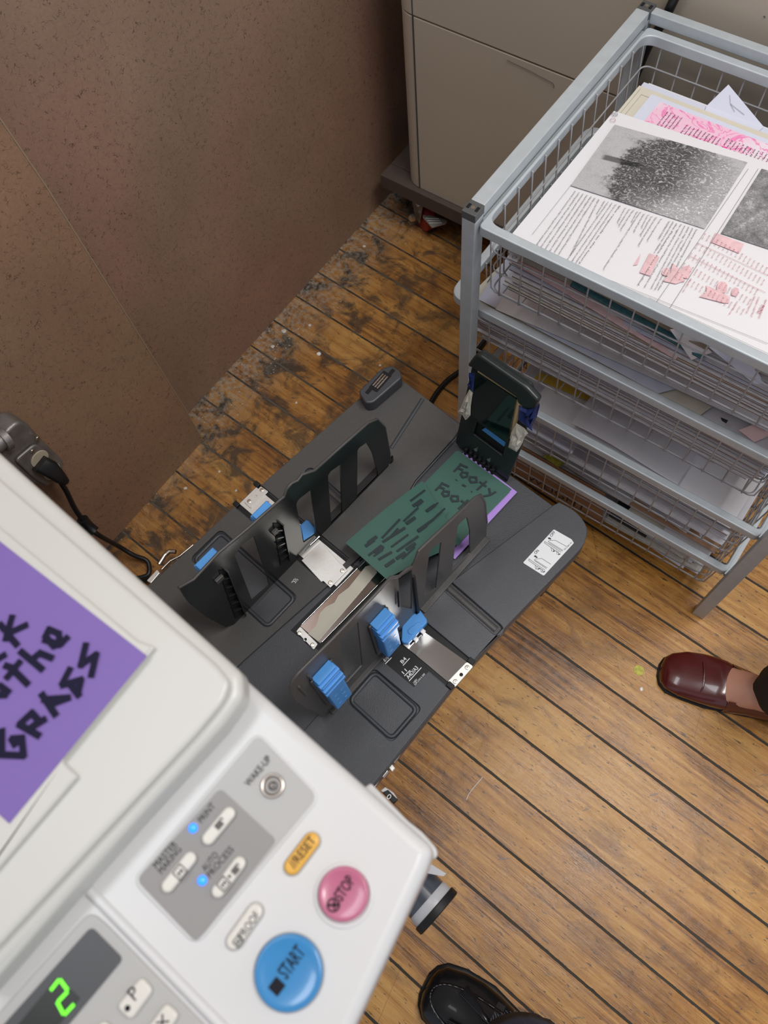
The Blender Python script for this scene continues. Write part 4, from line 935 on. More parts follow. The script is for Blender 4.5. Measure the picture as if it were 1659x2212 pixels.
# right fence
tr_ = hits(FRf, c3((440, 1050), (395, 1010), (366, 975), (352, 925), (365, 880), (400, 840), (600, 640), (850, 380), (950, 270)) + c2((448, 1368), (490, 1328), (525, 1310), (545, 1275), (565, 1215), (600, 1182), (900, 900), (935, 884), (958, 925), (970, 1050), (965, 1140)))
polyR = tr_ + [(tr_[-1][0] - .003, zlo + .003), (.245, zlo + .003), (.240, zlo), (.045, zlo), (.033, zlo + .004)] + [(.030, .45)]
hr = [rnd(hits(FRf, c3((640, 650), (752, 530), (780, 790), (680, 900))), .003), rnd(hits(FRf, c2((440, 1375), (520, 1325), (520, 1560), (455, 1545))), .001),
      rnd(hits(FRf, c2((592, 1490), (625, 1225), (640, 1200), (697, 1160), (665, 1440))), .003), rnd(hits(FRf, c2((760, 1335), (795, 1065), (810, 1045), (850, 1012), (868, 1090), (868, 1235))), .003)]
hr = [[(p[0], max(zlo + .006, p[1])) for p in h_] for h_ in hr]
fr_ = make('side_fence', M().plate(polyR, hr, -.0012, .0012, FRf, .0004), MT['fence_grey'], t, label='matt dark grey right side fence with two blue grips')
m = M().tube([FRf @ V((p[0], p[1], 0)) for p in tr_[1:-1]], .0021, 8); make('fence_rim', m, MT['fence_grey'], fr_, smooth=60)
m = M().gbox(XFR - .002, XFR + .010, .238, .388, zlo - .001, zlo + .004); m.gbox(XFR, XFR + .008, .045, .235, zlo - .001, zlo + .0035); make('fence_foot', m, MT['fence_grey'], fr_, bevel=.001)
m = M(); a, b, c_, d_ = [FRf @ V((*hit(FRf, *p), .004)) for p in c3((1075, 250), (1105, 480), (980, 340), (985, 430))]
m.tube([a, b], .0022, 8); m.tube([c_, d_], .0014, 6); make('spring_post', m, MT['black_plastic'], fr_, smooth=60)
for (a, b) in (((450, 845), (495, 895)), ((395, 912), (440, 960))):
    p, q = [FRf @ V((*hit(FRf, *c), .0025)) for c in c3(a, b)]; m = M().tube([p, q], .0018, 6); make('fence_rib', m, MT['fence_grey'], fr_, smooth=60)
# blue grips: the same shape four times
def grip_mesh(x0, x1, y0, y1, z0, z1, zt):
    m = M().gbox(x0, x1, y0, y1, z0, z1)
    return m
def make_grip(par, x0, x1, y0, y1, z0, z1, zt, side):
    m = M().gbox(min(x0, x1), max(x0, x1), y0, y1, z0, z1)
    o = make('grip', m, MT['blue_plastic'], par, bevel=.0016, smooth=40)
    n = 6; hh = (zt - z1) / n; m = M()
    for k in range(n):
        e = .0022 * (1 if k % 2 == 0 else .35); up = k / (n - 1); za = z1 + k * hh; sl = (x1 - x0) * .55 * max(0, up - .3)
        xs = sorted((x0, x1 + side * e - sl)); m.gbox(xs[0], xs[1], y0 - e, y1 + e, za, za + hh * .99)
    make('grip_cap', m, MT['blue_plastic'], par, bevel=.0009, smooth=40)
    if side > 0:
        m = M()
        for k in range(3):
            for j in range(2):
                m.gbox(x1 - .0002, x1 + .0006, y0 + .006 + j * .011, y0 + .011 + j * .011, z0 + .018 + k * .022, z0 + .0195 + k * .022)
        make('grip_mark', m, MT['button_blue'], par)
    m = M().gbox(min(x0 - side * .0, x0 + side * .004), max(x0, x0 + side * .004), y0 - .005, y1 + .004, z0 - .012, zt - .002) if side > 0 else None
    if m: make('grip_mount', m, MT['fence_grey'], par, bevel=.002)
make_grip(fr_, XFR + .0013, -.2335, .150, .177, .423, .513, .551, 1)
make_grip(fr_, XFR + .0013, -.2335, .0515, .080, .443, .541, .579, 1)
make_grip(fl, XFL - .0013, -.470, .154, .180, .430, .535, .572, -1)
make_grip(fl, XFL - .0013, -.470, .057, .086, .440, .545, .585, -1)
# blue hinge levers
q = LL(d7((478, 1565), (490, 1320), (600, 1208), (668, 1255), (672, 1200), (705, 1205), (785, 1310), (790, 1350), (560, 1603), (500, 1595)), .404)
m = M().plate(rnd(q, .0015, 3), [], ZR + .002, .404, FT, .002); o = make('lever', m, MT['blue_plastic'], fr_, smooth=40)
m = M().plate(capsule(L2(*d7((600, 1460))[0], .404), L2(*d7((690, 1390))[0], .404), .0048), [], .4035, .4052, FT, .0006); make('lever_dimple', m, MT['blue_plastic'], fr_, smooth=40)
q = LL(e6((300, 1520), (262, 1295), (340, 1228), (375, 1240), (442, 1330), (450, 1390)), .404)
m = M().plate(rnd(q, .0015, 3), [], ZR + .002, .404, FT, .002); make('lever', m, MT['blue_plastic'], fl, smooth=40)

# end stop with black plate taped on
FE = frame(G(0, .482, ZR), VX, VY * .033 + VZ * .22)
def E2(*pts): return hits(FE, c4_(*pts))
t2 = t
ob = E2((185, 1140), (395, 170), (460, 70), (510, 40), (1090, 440), (1140, 560), (975, 1185), (800, 1612), (700, 1530), (560, 1420), (250, 1215))
hole = rnd(E2((440, 890), (785, 1140), (750, 1300), (400, 1040)), .002)
es = make('end_stop', M().plate(rnd(ob, .003, 4), [hole], -.004, 0, FE, .001), MT['stop_plastic'], t, smooth=40)
m = M().plate(rnd(E2((375, 1045), (440, 885), (785, 1140), (735, 1305)), .002), [rnd(E2((475, 975), (780, 1140), (750, 1205), (500, 1010)), .003)], -.010, -.0045, FE, .0004); make('window_recess', m, MT['black_plastic'], es)
m = M().plate(E2((490, 1000), (560, 960), (780, 1140), (755, 1200)), [], -.0040, -.0025, FE); make('blue_tab', m, MT['blue_plastic'], es, label='blue tab seen through the slot of the end stop')
hood = E2((388, 160), (460, 62), (500, 30), (545, 40), (1060, 395), (1110, 440), (1235, 575), (1180, 690), (1080, 680), (985, 610), (975, 545), (500, 225))
m = M().plate(rnd(hood, .003, 4), [], .0, .012, FE, .004, 3); make('hood', m, MT['stop_plastic'], es, smooth=40)
m = M()
for c in c4_((432, 1222), (588, 1345)):
    h_ = hit(FE, *c); m.prism(circ(h_, .0032, 16), .0002, .0014, FE); 
make('screw', m, MT['screw_steel'], es)
m = M()
for k in range(7):
    a = V(hit(FE, *c4_((330, 1230))[0])).lerp(V(hit(FE, *c4_((650, 1470))[0])), k / 6); m.prism([(a.x - .0022, a.y - .008), (a.x + .0022, a.y - .008), (a.x + .0022, a.y + .007), (a.x - .0022, a.y + .007)], .001, .006, FE)
make('hinge_comb', m, MT['black_plastic'], es, bevel=.0006)
o = make('wooden_block', M().plate(E2((500, 225), (975, 545), (1010, 630), (900, 1000), (880, 1050), (440, 745)), [], .0005, .009, FE, .0006), MT['pine'])
tag(o, 'thin pine board taped to the end stop of the tray', 'board')
bk = o
o = make('black_plate', M().plate(E2((490, 240), (980, 560), (875, 1075), (440, 752)), [], .0095, .0125, FE, .0005), MT['glossy_black'])
tag(o, 'glossy black plate taped over the pine board on the end stop', 'plate')
def crinkle(name, label, cat, pts, mt, z0, seed, amp=.004):
    P = [FE @ V((*p, z0)) for p in E2(*pts)]; rs = random.Random(seed); c = sum(P, V()) / len(P); n_ = V((FE[0][2], FE[1][2], FE[2][2]))
    inner = []; m = M(); L = len(P)
    rings = [P, [p.lerp(c, .25) + n_ * rs.uniform(0, amp) for p in P], [p.lerp(c, .55) + n_ * rs.uniform(-.2 * amp, amp * 1.4) for p in P], [p.lerp(c, .85) + n_ * rs.uniform(0, amp) for p in P]]
    vs = [p for R in rings for p in R] + [c + n_ * amp * .5]; fs = []
    for j in range(3):
        for i in range(L): fs.append((j * L + i, j * L + (i + 1) % L, (j + 1) * L + (i + 1) % L, (j + 1) * L + i))
    for i in range(L): fs.append((3 * L + i, 3 * L + (i + 1) % L, 4 * L))
    m.add(vs, fs); return tag(make(name, m, MT[mt], solid=.0004), label, cat)
crinkle('masking_tape', 'crumpled masking tape at the left of the black plate', 'tape', ((425, 440), (465, 480), (440, 640), (435, 750), (400, 790), (375, 808), (340, 750), (282, 708), (320, 660), (360, 560)), 'masking_tape', .0135, 3)
crinkle('masking_tape', 'crumpled masking tape at the lower right of the black plate', 'tape', ((985, 840), (1080, 900), (1125, 960), (1080, 1010), (1060, 1070), (1020, 1140), (985, 1185), (885, 1130), (905, 1050), (920, 960)), 'masking_tape', .0135, 4)
crinkle('masking_tape', 'small bit of masking tape behind the top left of the end stop', 'tape', ((375, 280), (420, 285), (435, 330), (410, 370), (360, 350)), 'masking_tape', -.006, 5)
crinkle('blue_tape', 'dark blue tape folded over the right edge of the end stop', 'tape', ((1000, 640), (1100, 690), (1190, 670), (1245, 610), (1250, 650), (1215, 780), (1150, 900), (1160, 950), (1100, 900), (985, 810)), 'blue_tape', .0105, 6, .006)
crinkle('blue_tape', 'dark blue tape on the left edge of the end stop', 'tape', ((420, 240), (490, 250), (470, 470), (435, 430), (400, 380), (435, 345)), 'blue_tape', .0135, 7)

# hinge hardware at both near corners of the tray
t = thing('tray_hinge', 'nickel hinge bracket at the front corner between tray and duplicator', 'hinge', at(850, 1650, .37))
zz = .372; S1 = lambda *pts: [at(p[0], p[1], zz) for p in k8(*pts)]
m = M().tube(S1((960, 1900), (1040, 1800), (1100, 1740), (1150, 1680), (1230, 1560), (1290, 1495)), .0022, 8); m.tube(S1((1040, 1830), (1090, 1770)), .0050, 10); m.tube(S1((1150, 1690), (1215, 1590)), .0032, 10); make('link', m, MT['bracket_steel'], t, smooth=60)
m = M().prism([tuple(p.xy) for p in S1((925, 1890), (985, 1820), (1030, 1850), (960, 1950))], zz - .004, zz + .004); m.prism([tuple(p.xy) for p in S1((1100, 1740), (1140, 1710), (1170, 1750), (1140, 1790))], zz - .003, zz + .005); make('bracket', m, MT['satin_steel'], t, bevel=.001)
t = thing('tray_hinge', 'nickel hinge bracket at the far corner between tray and duplicator, above the cord', 'hinge', at(355, 1225, .37))
S2 = lambda *pts: [at(p[0], p[1], zz) for p in W3(*pts)]
m = M().tube(S2((1140, 1225), (1180, 1160), (1215, 1130), (1260, 1135)), .0038, 8); m.tube(S2((1160, 1260), (1220, 1200), (1290, 1165), (1385, 1085)), .0018, 8); make('link', m, MT['bracket_steel'], t, smooth=60)
m = M().prism([tuple(p.xy) for p in S2((1055, 1345), (1130, 1265), (1150, 1290), (1085, 1365))], zz - .004, zz + .003); make('bracket', m, MT['satin_steel'], t, bevel=.001)

# papers on the tray
def card(name, label, P, mt, group=None, bump=None, th=.0003):
    o = make(name, M().grid(P, 10, 10, bump), MT[mt], smooth=30, solid=th); return tag(o, label, 'card', group)
o = card('purple_card', 'light purple card at the bottom of the pile on the tray', [G(-.372, .333, .3915), G(-.265, .331, .3915), G(-.263, .4775, .3915), G(-.370, .4795, .3915)], 'card_purple')
for k, (dx, dy, a, lab) in enumerate(((0, 0, 0, 'green card lowest of the green pile'), (-.001, -.003, .004, 'green card second in the green pile'), (.0005, -.006, -.006, 'green card with FOOTY lettered in black, top of the green pile'))):
    P = []
    for x, y in ((-.383, .328), (-.277, .328), (-.272, .4755), (-.379, .4755)):
        P.append(G(x + dx - a * (y - .4), y + dy + a * (x + .33), .3924 + k * .0009))
    gcard = card('green_card', lab, P, 'card_green', 'pile of green cards')
ZG = .3955
def LT(*pts): return [at(*p, ZG) for p in c4_(*pts)]
m = M()
def letters(m, ox=0, oy=0, fn=LT, wd=.0034, which='FOOTY'):
    o_ = lambda *pts: fn(*[(p[0] + ox, p[1] + oy) for p in pts])
    def st(*p, **k): m.stroke(o_(*p), wd, **k)
    st((250, 1395), (225, 1430), (175, 1480)); st((245, 1400), (325, 1435)); st((215, 1445), (270, 1465))
    st((265, 1495), (330, 1500), (325, 1545), (275, 1555), (250, 1520), closed=True)
    st((365, 1550), (435, 1555), (440, 1610), (375, 1615), (355, 1580), closed=True)
    st((555, 1605), (450, 1700)); st((480, 1610), (550, 1660))
    if 'Y' in which: st((590, 1690), (605, 1760)); st((665, 1730), (600, 1765), (530, 1780))
letters(m); letters(m, -220, 225)
m.stroke(LT((190, 1580), (210, 1592)), .0015); m.stroke(LT((275, 1645), (305, 1660)), .003); m.stroke(LT((380, 1722), (386, 1726)), .002)
make('lettering', m, MT['ink_green'], gcard)
# the card just leaving the machine, still in the air
zf = [.432, .428, .408, .412]
P = [at(*c2((128, 1168))[0], .433), at(*c2((372, 1385))[0], .430), G(-.270, .352, .408), at(*c2((588, 798))[0], .412)]
fcard = card('green_card', 'green card sliding onto the pile between the side fences', P, 'card_green', 'pile of green cards', lambda u, v: .006 * math.sin(math.pi * v))
def surf(px, py, lift=.0012):    # a point on that bent card
    n_ = (P[1] - P[0]).cross(P[3] - P[0]).normalized(); q = onpl(px, py, P[0], n_)
    rel = q - P[0]; a, b = P[1] - P[0], P[3] - P[0]
    v = rel.dot(b) / b.dot(b); v = min(1, max(0, v)); n2 = n_; zz = .006 * math.sin(math.pi * v) + lift
    q = onpl(px, py, P[0] + VZ * zz, n_)
    return q
def LF(*pts): return [surf(*p) for p in c2(*pts)]
m = M()
rs = random.Random(11)
rows = [[(520, 915), (600, 855)], [(350, 1135), (450, 1030)], [(355, 1160), (480, 1080)], [(480, 1035), (560, 960)], [(655, 1025), (720, 965)], [(270, 1240), (340, 1185)], [(405, 1190), (500, 1120)], [(440, 1215), (560, 1130)], [(400, 1130), (440, 1085)], [(565, 1090), (650, 1030)], [(300, 1245), (350, 1210)], [(560, 945), (590, 920)], [(620, 975), (680, 930)], [(330, 1265), (400, 1225)], [(375, 1300), (415, 1270)], [(470, 1260), (540, 1195)]]
for a, b in rows:
    a, b = V(a), V(b); c = (a + b) / 2; m.stroke(LF(tuple(a), tuple(c), tuple(b)), rs.uniform(.0026, .0042))
for c in ((275, 1170), (560, 930), (520, 1035), (640, 960), (590, 1080), (290, 1150), (395, 1290), (460, 1245), (330, 1210), (520, 1190)):
    m.stroke(LF(*[(c[0] + x, c[1] + y) for x, y in ((-22, 14), (0, -2), (20, -16))]), .0052)
make('lettering', m, MT['ink_green'], fcard)

# ================================================================== the duplicator
t = thing('duplicator', 'white stencil duplicator with control panel in the near left corner', 'duplicator', G(-.45, -.28, 0), rotz=YM)
ZP = 1.05
def Q2(*pts, z=ZP): return [L2(p[0], p[1], z) for p in pts]
a1 = crop(0, 1500, 2.765); a2 = crop(400, 1500, 2.765)
def flatp(m, pts, z0, z1, bev=.0, r=0, n=4, holes=(), res=2): return m.plate(rnd(pts, r, n) if r else pts, holes, z0, z1, FT, bev, res)
# upper housing (carries the control panel)
cor = Q2((-60, 925), (505, 1435), (548, 1468), (566, 1492), (905, 1797))
corner = Q2((938, 1832), (925, 1876))
br = L2(770, 2212, ZP); dirx = V(br) - V(corner[1]); far = V(corner[1]) + dirx * 4.2
hs = [(-.80, -.004), cor[0], (cor[1][0], -.001), (cor[4][0], .003), corner[0], corner[1], (far.x, far.y), (-.80, far.y)]
m = M(); flatp(m, hs, ZP - .052, ZP, .007, [.02, .0, .0, .0, .010, .012, .03, .03], 8, res=5); make('upper_housing', m, MT['white_housing'], t, smooth=40)
# lower body, set back under the panel
m = M().gbox(-.80, -.135, -.50, -.045, .30, ZP - .053); make('body', m, MT['white_housing'], t, bevel=.01)
m = M().gbox(-.78, -.16, -.48, -.07, .0, .299); make('stand', m, MT['tray_recess'], t, bevel=.01)
# side cover flap seen past the corner
z9 = .965; q = LL([(800, 1690), (880, 1772), (912, 1797), (943, 1832), (946, 1848), (938, 1858), (880, 1820), (760, 1720)], z9)
m = M(); flatp(m, q, z9 - .008, z9, .002, .002, 3); make('side_cover', m, MT['white_housing'], t, smooth=40)
# power switch
zs_ = .52; q = LL([(826, 1712), (838, 1706), (859, 1727), (850, 1736)], zs_); m = M(); flatp(m, q, zs_ - .010, zs_, .001); sw = make('power_switch', m, MT['black_plastic'], t, smooth=40)
m = M(); p = at(840.5, 1721, zs_ + .0006); m.stroke([p + VX * x * .0018 + VY * y * .0026 for x, y in circ((0, 0), 1, 16)], .0007, closed=True); make('switch_mark', m, MT['print_white'], sw)
q = LL([(822, 1708), (832, 1700), (850, 1712), (858, 1724), (850, 1728)], zs_ - .011); m = M(); flatp(m, q, zs_ - .02, zs_ - .0105, .001); make('switch_bezel', m, MT['white_housing'], t)
# scanner cover (raised) with its sheet notch
ZC = 1.075
lid = [(-.80, -.003), L2(-60, 925, ZC), L2(500, 1432, ZC), L2(521, 1452, ZC), L2(524, 1505, ZC), L2(481, 1565, ZC), L2(289, 1775, ZC), L2(152, 1927, ZC), L2(-60, 2168, ZC), (-.80, -.46)]
m = M(); flatp(m, lid, ZP + .001, ZC, .006, [.01, 0, .004, .006, .004, 0, 0, 0, 0, .01], 5, res=4); cv = make('scanner_cover', m, MT['cover_white'], t, smooth=40)
lid2 = [(-.79, -.012), L2(-60, 985, ZC), L2(470, 1437, ZC), L2(503, 1478, ZC), L2(488, 1520, ZC), L2(430, 1590, ZC), L2(-60, 2115, ZC), (-.79, -.45)]
m = M(); flatp(m, lid2, ZC + .0002, ZC + .006, .0028, .004, 5, res=4); make('cover_top', m, MT['cover_white'], t, smooth=40)
ZF = ZC + .0062
m = M(); flatp(m, LL([(-60, 1090), (300, 1385), (340, 1400), (258, 1502), (139, 1645), (174, 1678), (-60, 1950)], ZF), ZF, ZF + .004, .0018, .002, 4, res=4); make('card_rest', m, MT['cover_white'], t, smooth=40)
# panel recess, inlay and darker area
pl = [L2(*p, ZP) for p in ((557, 1583), (690, 1722), (425, 2040), (290, 1902))]
m = M(); flatp(m, pl, ZP + .0001, ZP + .0008, .0, .006, 6); ip = make('control_inlay', m, MT['panel_light'], t)
m = M(); m.tube([G(*p, ZP + .0004) for p in rnd(pl, .006, 6)], .0009, 8, closed=True); make('inlay_rim', m, MT['white_housing'], t, smooth=60)
pd = [L2(*p, ZP) for p in ((477, 1703), (598, 1815), (425, 2036), (298, 1900))]
m = M(); flatp(m, pd, ZP + .0009, ZP + .0014, .0, .003, 5); make('grey_area', m, MT['panel_grey'], t)
ZI = ZP + .0016
def T(m, s_, a, b, h, z=ZI, bold=.0): m.text(s_, at(*a, z), at(*b, z), h, lift=.0001, bold=bold)
m = M()
T(m, 'WAKE-UP', (538, 1700), (587, 1640), .0040); T(m, 'PRINT', (436, 1779), (466, 1742), .0036); T(m, 'MASTER', (339, 1877), (383, 1824), .0036); T(m, 'MAKING', (350, 1889), (393, 1836), .0036)
T(m, 'AUTO', (444, 1884), (473, 1848), .0036); T(m, 'PROCESS', (455, 1898), (506, 1836), .0036); make('panel_lettering', m, MT['ink_dark'], t)
def button(nm, a, b, r, mt, z=ZP, h=.003, label=None):
    A, B = L2(*a, z), L2(*b, z); m = M().plate(capsule(A, B, r, 12), [], z, z + h, FT, min(.0014, h * .45), 4)
    return make(nm, m, MT[mt], t, smooth=40, label=label)
# wake-up button with chrome ring
c = L2(590, 1698, ZP); m = M().plate(circ(c, .0066, 40), [circ(c, .0048, 40)], ZP + .0008, ZP + .0026, FT, .0008, 3); make('wake_button_ring', m, MT['bracket_steel'], t, smooth=50)
m = M().plate(circ(c, .0047, 36), [], ZP + .0009, ZP + .0020, FT, .0006); wb = make('wake_button', m, MT['cast_metal'], t, smooth=50)
m = M(); p = at(590, 1698, ZP + .0024); m.stroke([p + VX * x * .0022 + VY * y * .0022 for x, y in circ((0, 0), 1, 18)], .0006, closed=True); m.stroke([p - VX * .001 + VY * .0012, p + VX * .0012 - VY * .0003, p - VX * .0005 - VY * .0014], .0005); make('button_symbol', m, MT['ink_dark'], wb)
R5 = .0032
b1 = button('print_button', (452, 1811), (496, 1758), .00345, 'button_cream', ZI); b2 = button('master_button', (365, 1913), (412, 1855), .00345, 'button_cream', ZI); b3 = button('auto_button', (473, 1924), (518, 1865), .00345, 'button_cream', ZI)
def icon_box(m, px, py, z, s_=.0024):
    p = at(px, py, z); x = VX.lerp(VY, .5).normalized() * .0 + (at(520, 1860, z) - at(470, 1925, z)).normalized(); y = VZ.cross(x)
    m.stroke([p + x * a * s_ + y * b * s_ for a, b in ((-1, -1), (1, -1), (1, 1), (-1, 1))], .0005, closed=True); m.stroke([p + x * a * s_ + y * b * s_ for a, b in ((-.5, -.5), (-.4, .3), (0, -.2), (.4, .3), (.5, -.5))], .0005)
def icon_sheet(m, px, py, z, s_=.0028):
    p = at(px, py, z); x = (at(520, 1860, z) - at(470, 1925, z)).normalized(); y = VZ.cross(x)
    for k in range(4): m.stroke([p - x * s_ * .8 + y * (k - 1.5) * .0009, p + x * s_ * .6 + y * (k - 1.5) * .0009], .0006)
    m.stroke([p + x * s_ * .6 + y * .0014, p + x * s_ * 1.1 + y * .0014, p + x * s_ * 1.1 + y * .0002], .0005)
zt_ = ZI + .0034
m = M(); icon_sheet(m, 474, 1781, zt_); make('button_symbol', m, MT['ink_dark'], b1)
m = M(); icon_box(m, 389, 1884, zt_, .0028); make('button_symbol', m, MT['ink_dark'], b2)
m = M(); icon_box(m, 483, 1909, zt_, .0026); icon_sheet(m, 509, 1879, zt_, .0024); p = at(496, 1893, zt_); m.stroke([p - VX * .0008, p + VX * .0008], .0005); m.stroke([p - VY * .0008, p + VY * .0008], .0005); make('button_symbol', m, MT['ink_dark'], b3)
for nm, c in (('print_light', (417, 1789)), ('auto_light', (437, 1902))):
    m = M().tube([at(*c, ZI), at(*c, ZI + .0008), at(*c, ZI + .0014)], [.0024, .0023, .0013], 20); make('indicator_light', m, MT['led_blue'], t, smooth=60, label='blue glowing indicator light')
# free buttons
rb = button('reset_button', (633, 1871), (674, 1817), .00425, 'button_orange', ZP, .0035)
m = M(); T(m, '//RESET', (636, 1878), (683, 1816), .0046, ZP + .0037, .01); make('button_lettering', m, MT['ink_dark'], rb)
for a, b, r in (((633, 1871), (674, 1817), .0051), ((507, 2032), (552, 1969), .0048)):
    m = M().plate(capsule(L2(*a, ZP), L2(*b, ZP), r, 12), [], ZP - .0002, ZP + .0004, FT); make('button_well', m, MT['panel_light'], t)
pb = button('proof_button', (507, 2032), (552, 1969), .0040, 'button_cream', ZP, .0032)
m = M(); T(m, 'PROOF', (525, 2030), (562, 1978), .0040, ZP + .0034); p = at(514, 2034, ZP + .0035); icon_box(m, 514, 2034, ZP + .0035, .0019); make('button_lettering', m, MT['ink_dark'], pb)
def round_button(nm, c, r, h, mt, dish=.0012):
    C = at(*c, ZP); rings = []
    for rr, zz in ((r, 0), (r, h * .72), (r * .975, h * .93), (r * .93, h), (r * .80, h - dish * .45), (r * .5, h - dish * .85), (r * .2, h - dish), (.0002, h - dish)):
        rings.append([C + VX * rr * math.cos(6.28318 * i / 64) + VY * rr * math.sin(6.28318 * i / 64) + VZ * zz for i in range(64)])
    return make(nm, M().loft(rings), MT[mt], t, smooth=50), C
w_ = .5 * (at(698, 2097, ZP) - at(552, 2097, ZP)).length
sb, C = round_button('start_button', (625, 2099), w_, .004, 'button_blue')
m = M(); T(m, 'START', (619, 2117), (661, 2058), .0066, ZP + .0036, .01); p = at(598, 2131, ZP + .0036); x = (at(650, 2060, ZP) - at(610, 2115, ZP)).normalized(); y = VZ.cross(x); dg = (x + y) * .7071; dh = (x - y) * .7071
m.prism([tuple((p + v_ * .0036).xy) for v_ in (x * .85 + y * .85, -x * .85 + y * .85, -x * .85 - y * .85, x * .85 - y * .85)], p.z, p.z + .0002, None); make('button_lettering', m, MT['ink_dark'], sb)
w2 = .5 * (at(798, 1926, ZP) - at(690, 1926, ZP)).length
pk, C = round_button('stop_button', (743, 1930), w2, .0042, 'button_pink')
m = M(); T(m, 'STOP', (738, 1948), (768, 1903), .0056, ZP + .0038, .01); p = at(720, 1955, ZP + .0038); m.stroke([p + VX * a * .0030 + VY * b * .0030 for a, b in circ((0, 0), 1, 20)], .0008, closed=True); m.stroke([p + VX * .0015 + VY * .0015, p - VX * .0015 - VY * .0015], .0012); m.stroke([p + VX * .0018 - VY * .0010, p - VX * .0010 + VY * .0018], .0008); make('button_lettering', m, MT['ink_dark'], pk)
c = L2(743, 1933, ZP); m = M().plate(circ(c, w2 * 1.20, 60), [circ(c, w2 * 1.03, 60)], ZP - .0002, ZP + .0010, FT, .0005, 3); make('stop_bezel', m, MT['white_housing'], t, smooth=60)
c = L2(625, 2099, ZP); m = M().plate(circ(c, w_ * 1.05, 60), [circ(c, w_ * 1.0, 60)], ZP - .0002, ZP + .0005, FT, .0002, 2); make('start_bezel', m, MT['panel_light'], t, smooth=60)
# left sub panel with the counter display
sp = [L2(*p, ZP) for p in ((195, 1925), (500, 2238), (420, 2420), (150, 2420), (-120, 2290))]
m = M().tube([G(*sp[0], ZP + .0002), G(*sp[1], ZP + .0002)], .0028, 10); make('panel_ridge', m, MT['white_housing'], t, smooth=60)
m = M(); flatp(m, [L2(*p, ZP) for p in ((197, 1968), (228, 1992), (470, 2240), (330, 2400), (-120, 2320))], ZP + .0001, ZP + .0018, .0007, .006, 5); make('counter_panel', m, MT['panel_light'], t, smooth=40)
ZD = ZP + .0020
m = M(); flatp(m, [L2(*p, ZD) for p in ((198, 2001), (267, 2071), (110, 2260), (-60, 2290))], ZD, ZD + .0006, .0, .003, 5); make('display_frame', m, MT['display_grey'], t)
m = M(); flatp(m, [L2(*p, ZD) for p in ((126, 2110), (174, 2156), (90, 2262), (10, 2250))], ZD + .0007, ZD + .0010, .0, .0005, 2); dw_ = make('display_window', m, MT['display_black'], t)
m = M()
for a, b in (((308, 1762), (350, 1708)), ((362, 1708), (402, 1762)), ((400, 1780), (352, 1830)), ((345, 1842), (378, 1905)), ((390, 1908), (438, 1856))):
    pa, pb_ = [at(*p, ZD + .0012) for p in a1(a, b)]; m.stroke([pa, pb_], .0017)
make('digit', m, MT['led_green'], dw_, label='green glowing number 2')
for q, sy in ((((309, 2107), (335, 2137), (286, 2204), (254, 2173)), 'P'), (((362, 2163), (391, 2190), (345, 2258), (314, 2228)), 'x'), (((228, 2200), (250, 2222), (200, 2280), (175, 2250)), 'C')):
    z_ = ZP + .0018; m = M(); flatp(m, [L2(*p, z_) for p in q], z_, z_ + .003, .0013, .003, 5, res=4); kb = make('key', m, MT['button_cream'], t, smooth=40)
    cx_, cy_ = sum(p[0] for p in q) / 4, sum(p[1] for p in q) / 4
    m = M(); z_ += .0032
    if sy == 'P': T(m, 'P', (292, 2163), (304, 2148), .0064, z_); m.prism([tuple(p.xy) for p in [at(275.6, 2178, z_) + VX * a * .0014 + VY * b * .0014 for a, b in circ((0, 0), 1, 14)]], z_, z_ + .0002)
    elif sy == 'x':
        p = at(cx_ - 2, cy_ - 2, z_); x = (at(304, 2148, z_) - at(292, 2163, z_)).normalized(); y = VZ.cross(x)
        m.stroke([p - x * .0022 - y * .0022, p + x * .0022 + y * .0022], .0008); m.stroke([p + x * .0022 - y * .0022, p - x * .0022 + y * .0022], .0008)
    if m.v: make('key_symbol', m, MT['ink_dark'], kb)
# clear canister with a black cap sticking out under the panel
zc = .52; ca, cb = at(872, 1925, zc), at(905, 1950, zc)
P0 = at(935, 1962, zc); ax = (VX * .98 + VY * -.05).normalized(); r_ = .5 * (at(985, 1925, zc) - at(908, 2018, zc)).length * .96
P0 = (at(985, 1925, zc) + at(908, 2018, zc)) / 2 - ax * .004
m = M().tube([P0 - ax * .125, P0 - ax * .013], r_ * .93, 40); cn = make('canister', m, MT['smoke_plastic'], t, smooth=40)
m = M().tube([P0 - ax * .0135, P0 - ax * .010, P0 - ax * .003], [r_ * .93, r_ * .97, r_ * .97], 40); make('canister_sleeve', m, MT['milky_plastic'], cn, smooth=40)
m = M().tube([P0 - ax * .003, P0 - ax * .002, P0 + ax * .005, P0 + ax * .006], [r_ * 1.0, r_ * 1.05, r_ * 1.05, r_ * 1.0], 48); make('canister_cap', m, MT['black_plastic'], cn, smooth=40)
m = M(); zg = .56; q = [at(*p, zg) for p in ((905, 1895), (930, 1868), (962, 1886), (975, 1893))]
m = M().prism([tuple(at(*p, zg).xy) for p in ((915, 1885), (930, 1866), (964, 1887), (958, 1893))], zg - .003, zg); make('canister_guide', m, MT['milky_plastic'], cn)

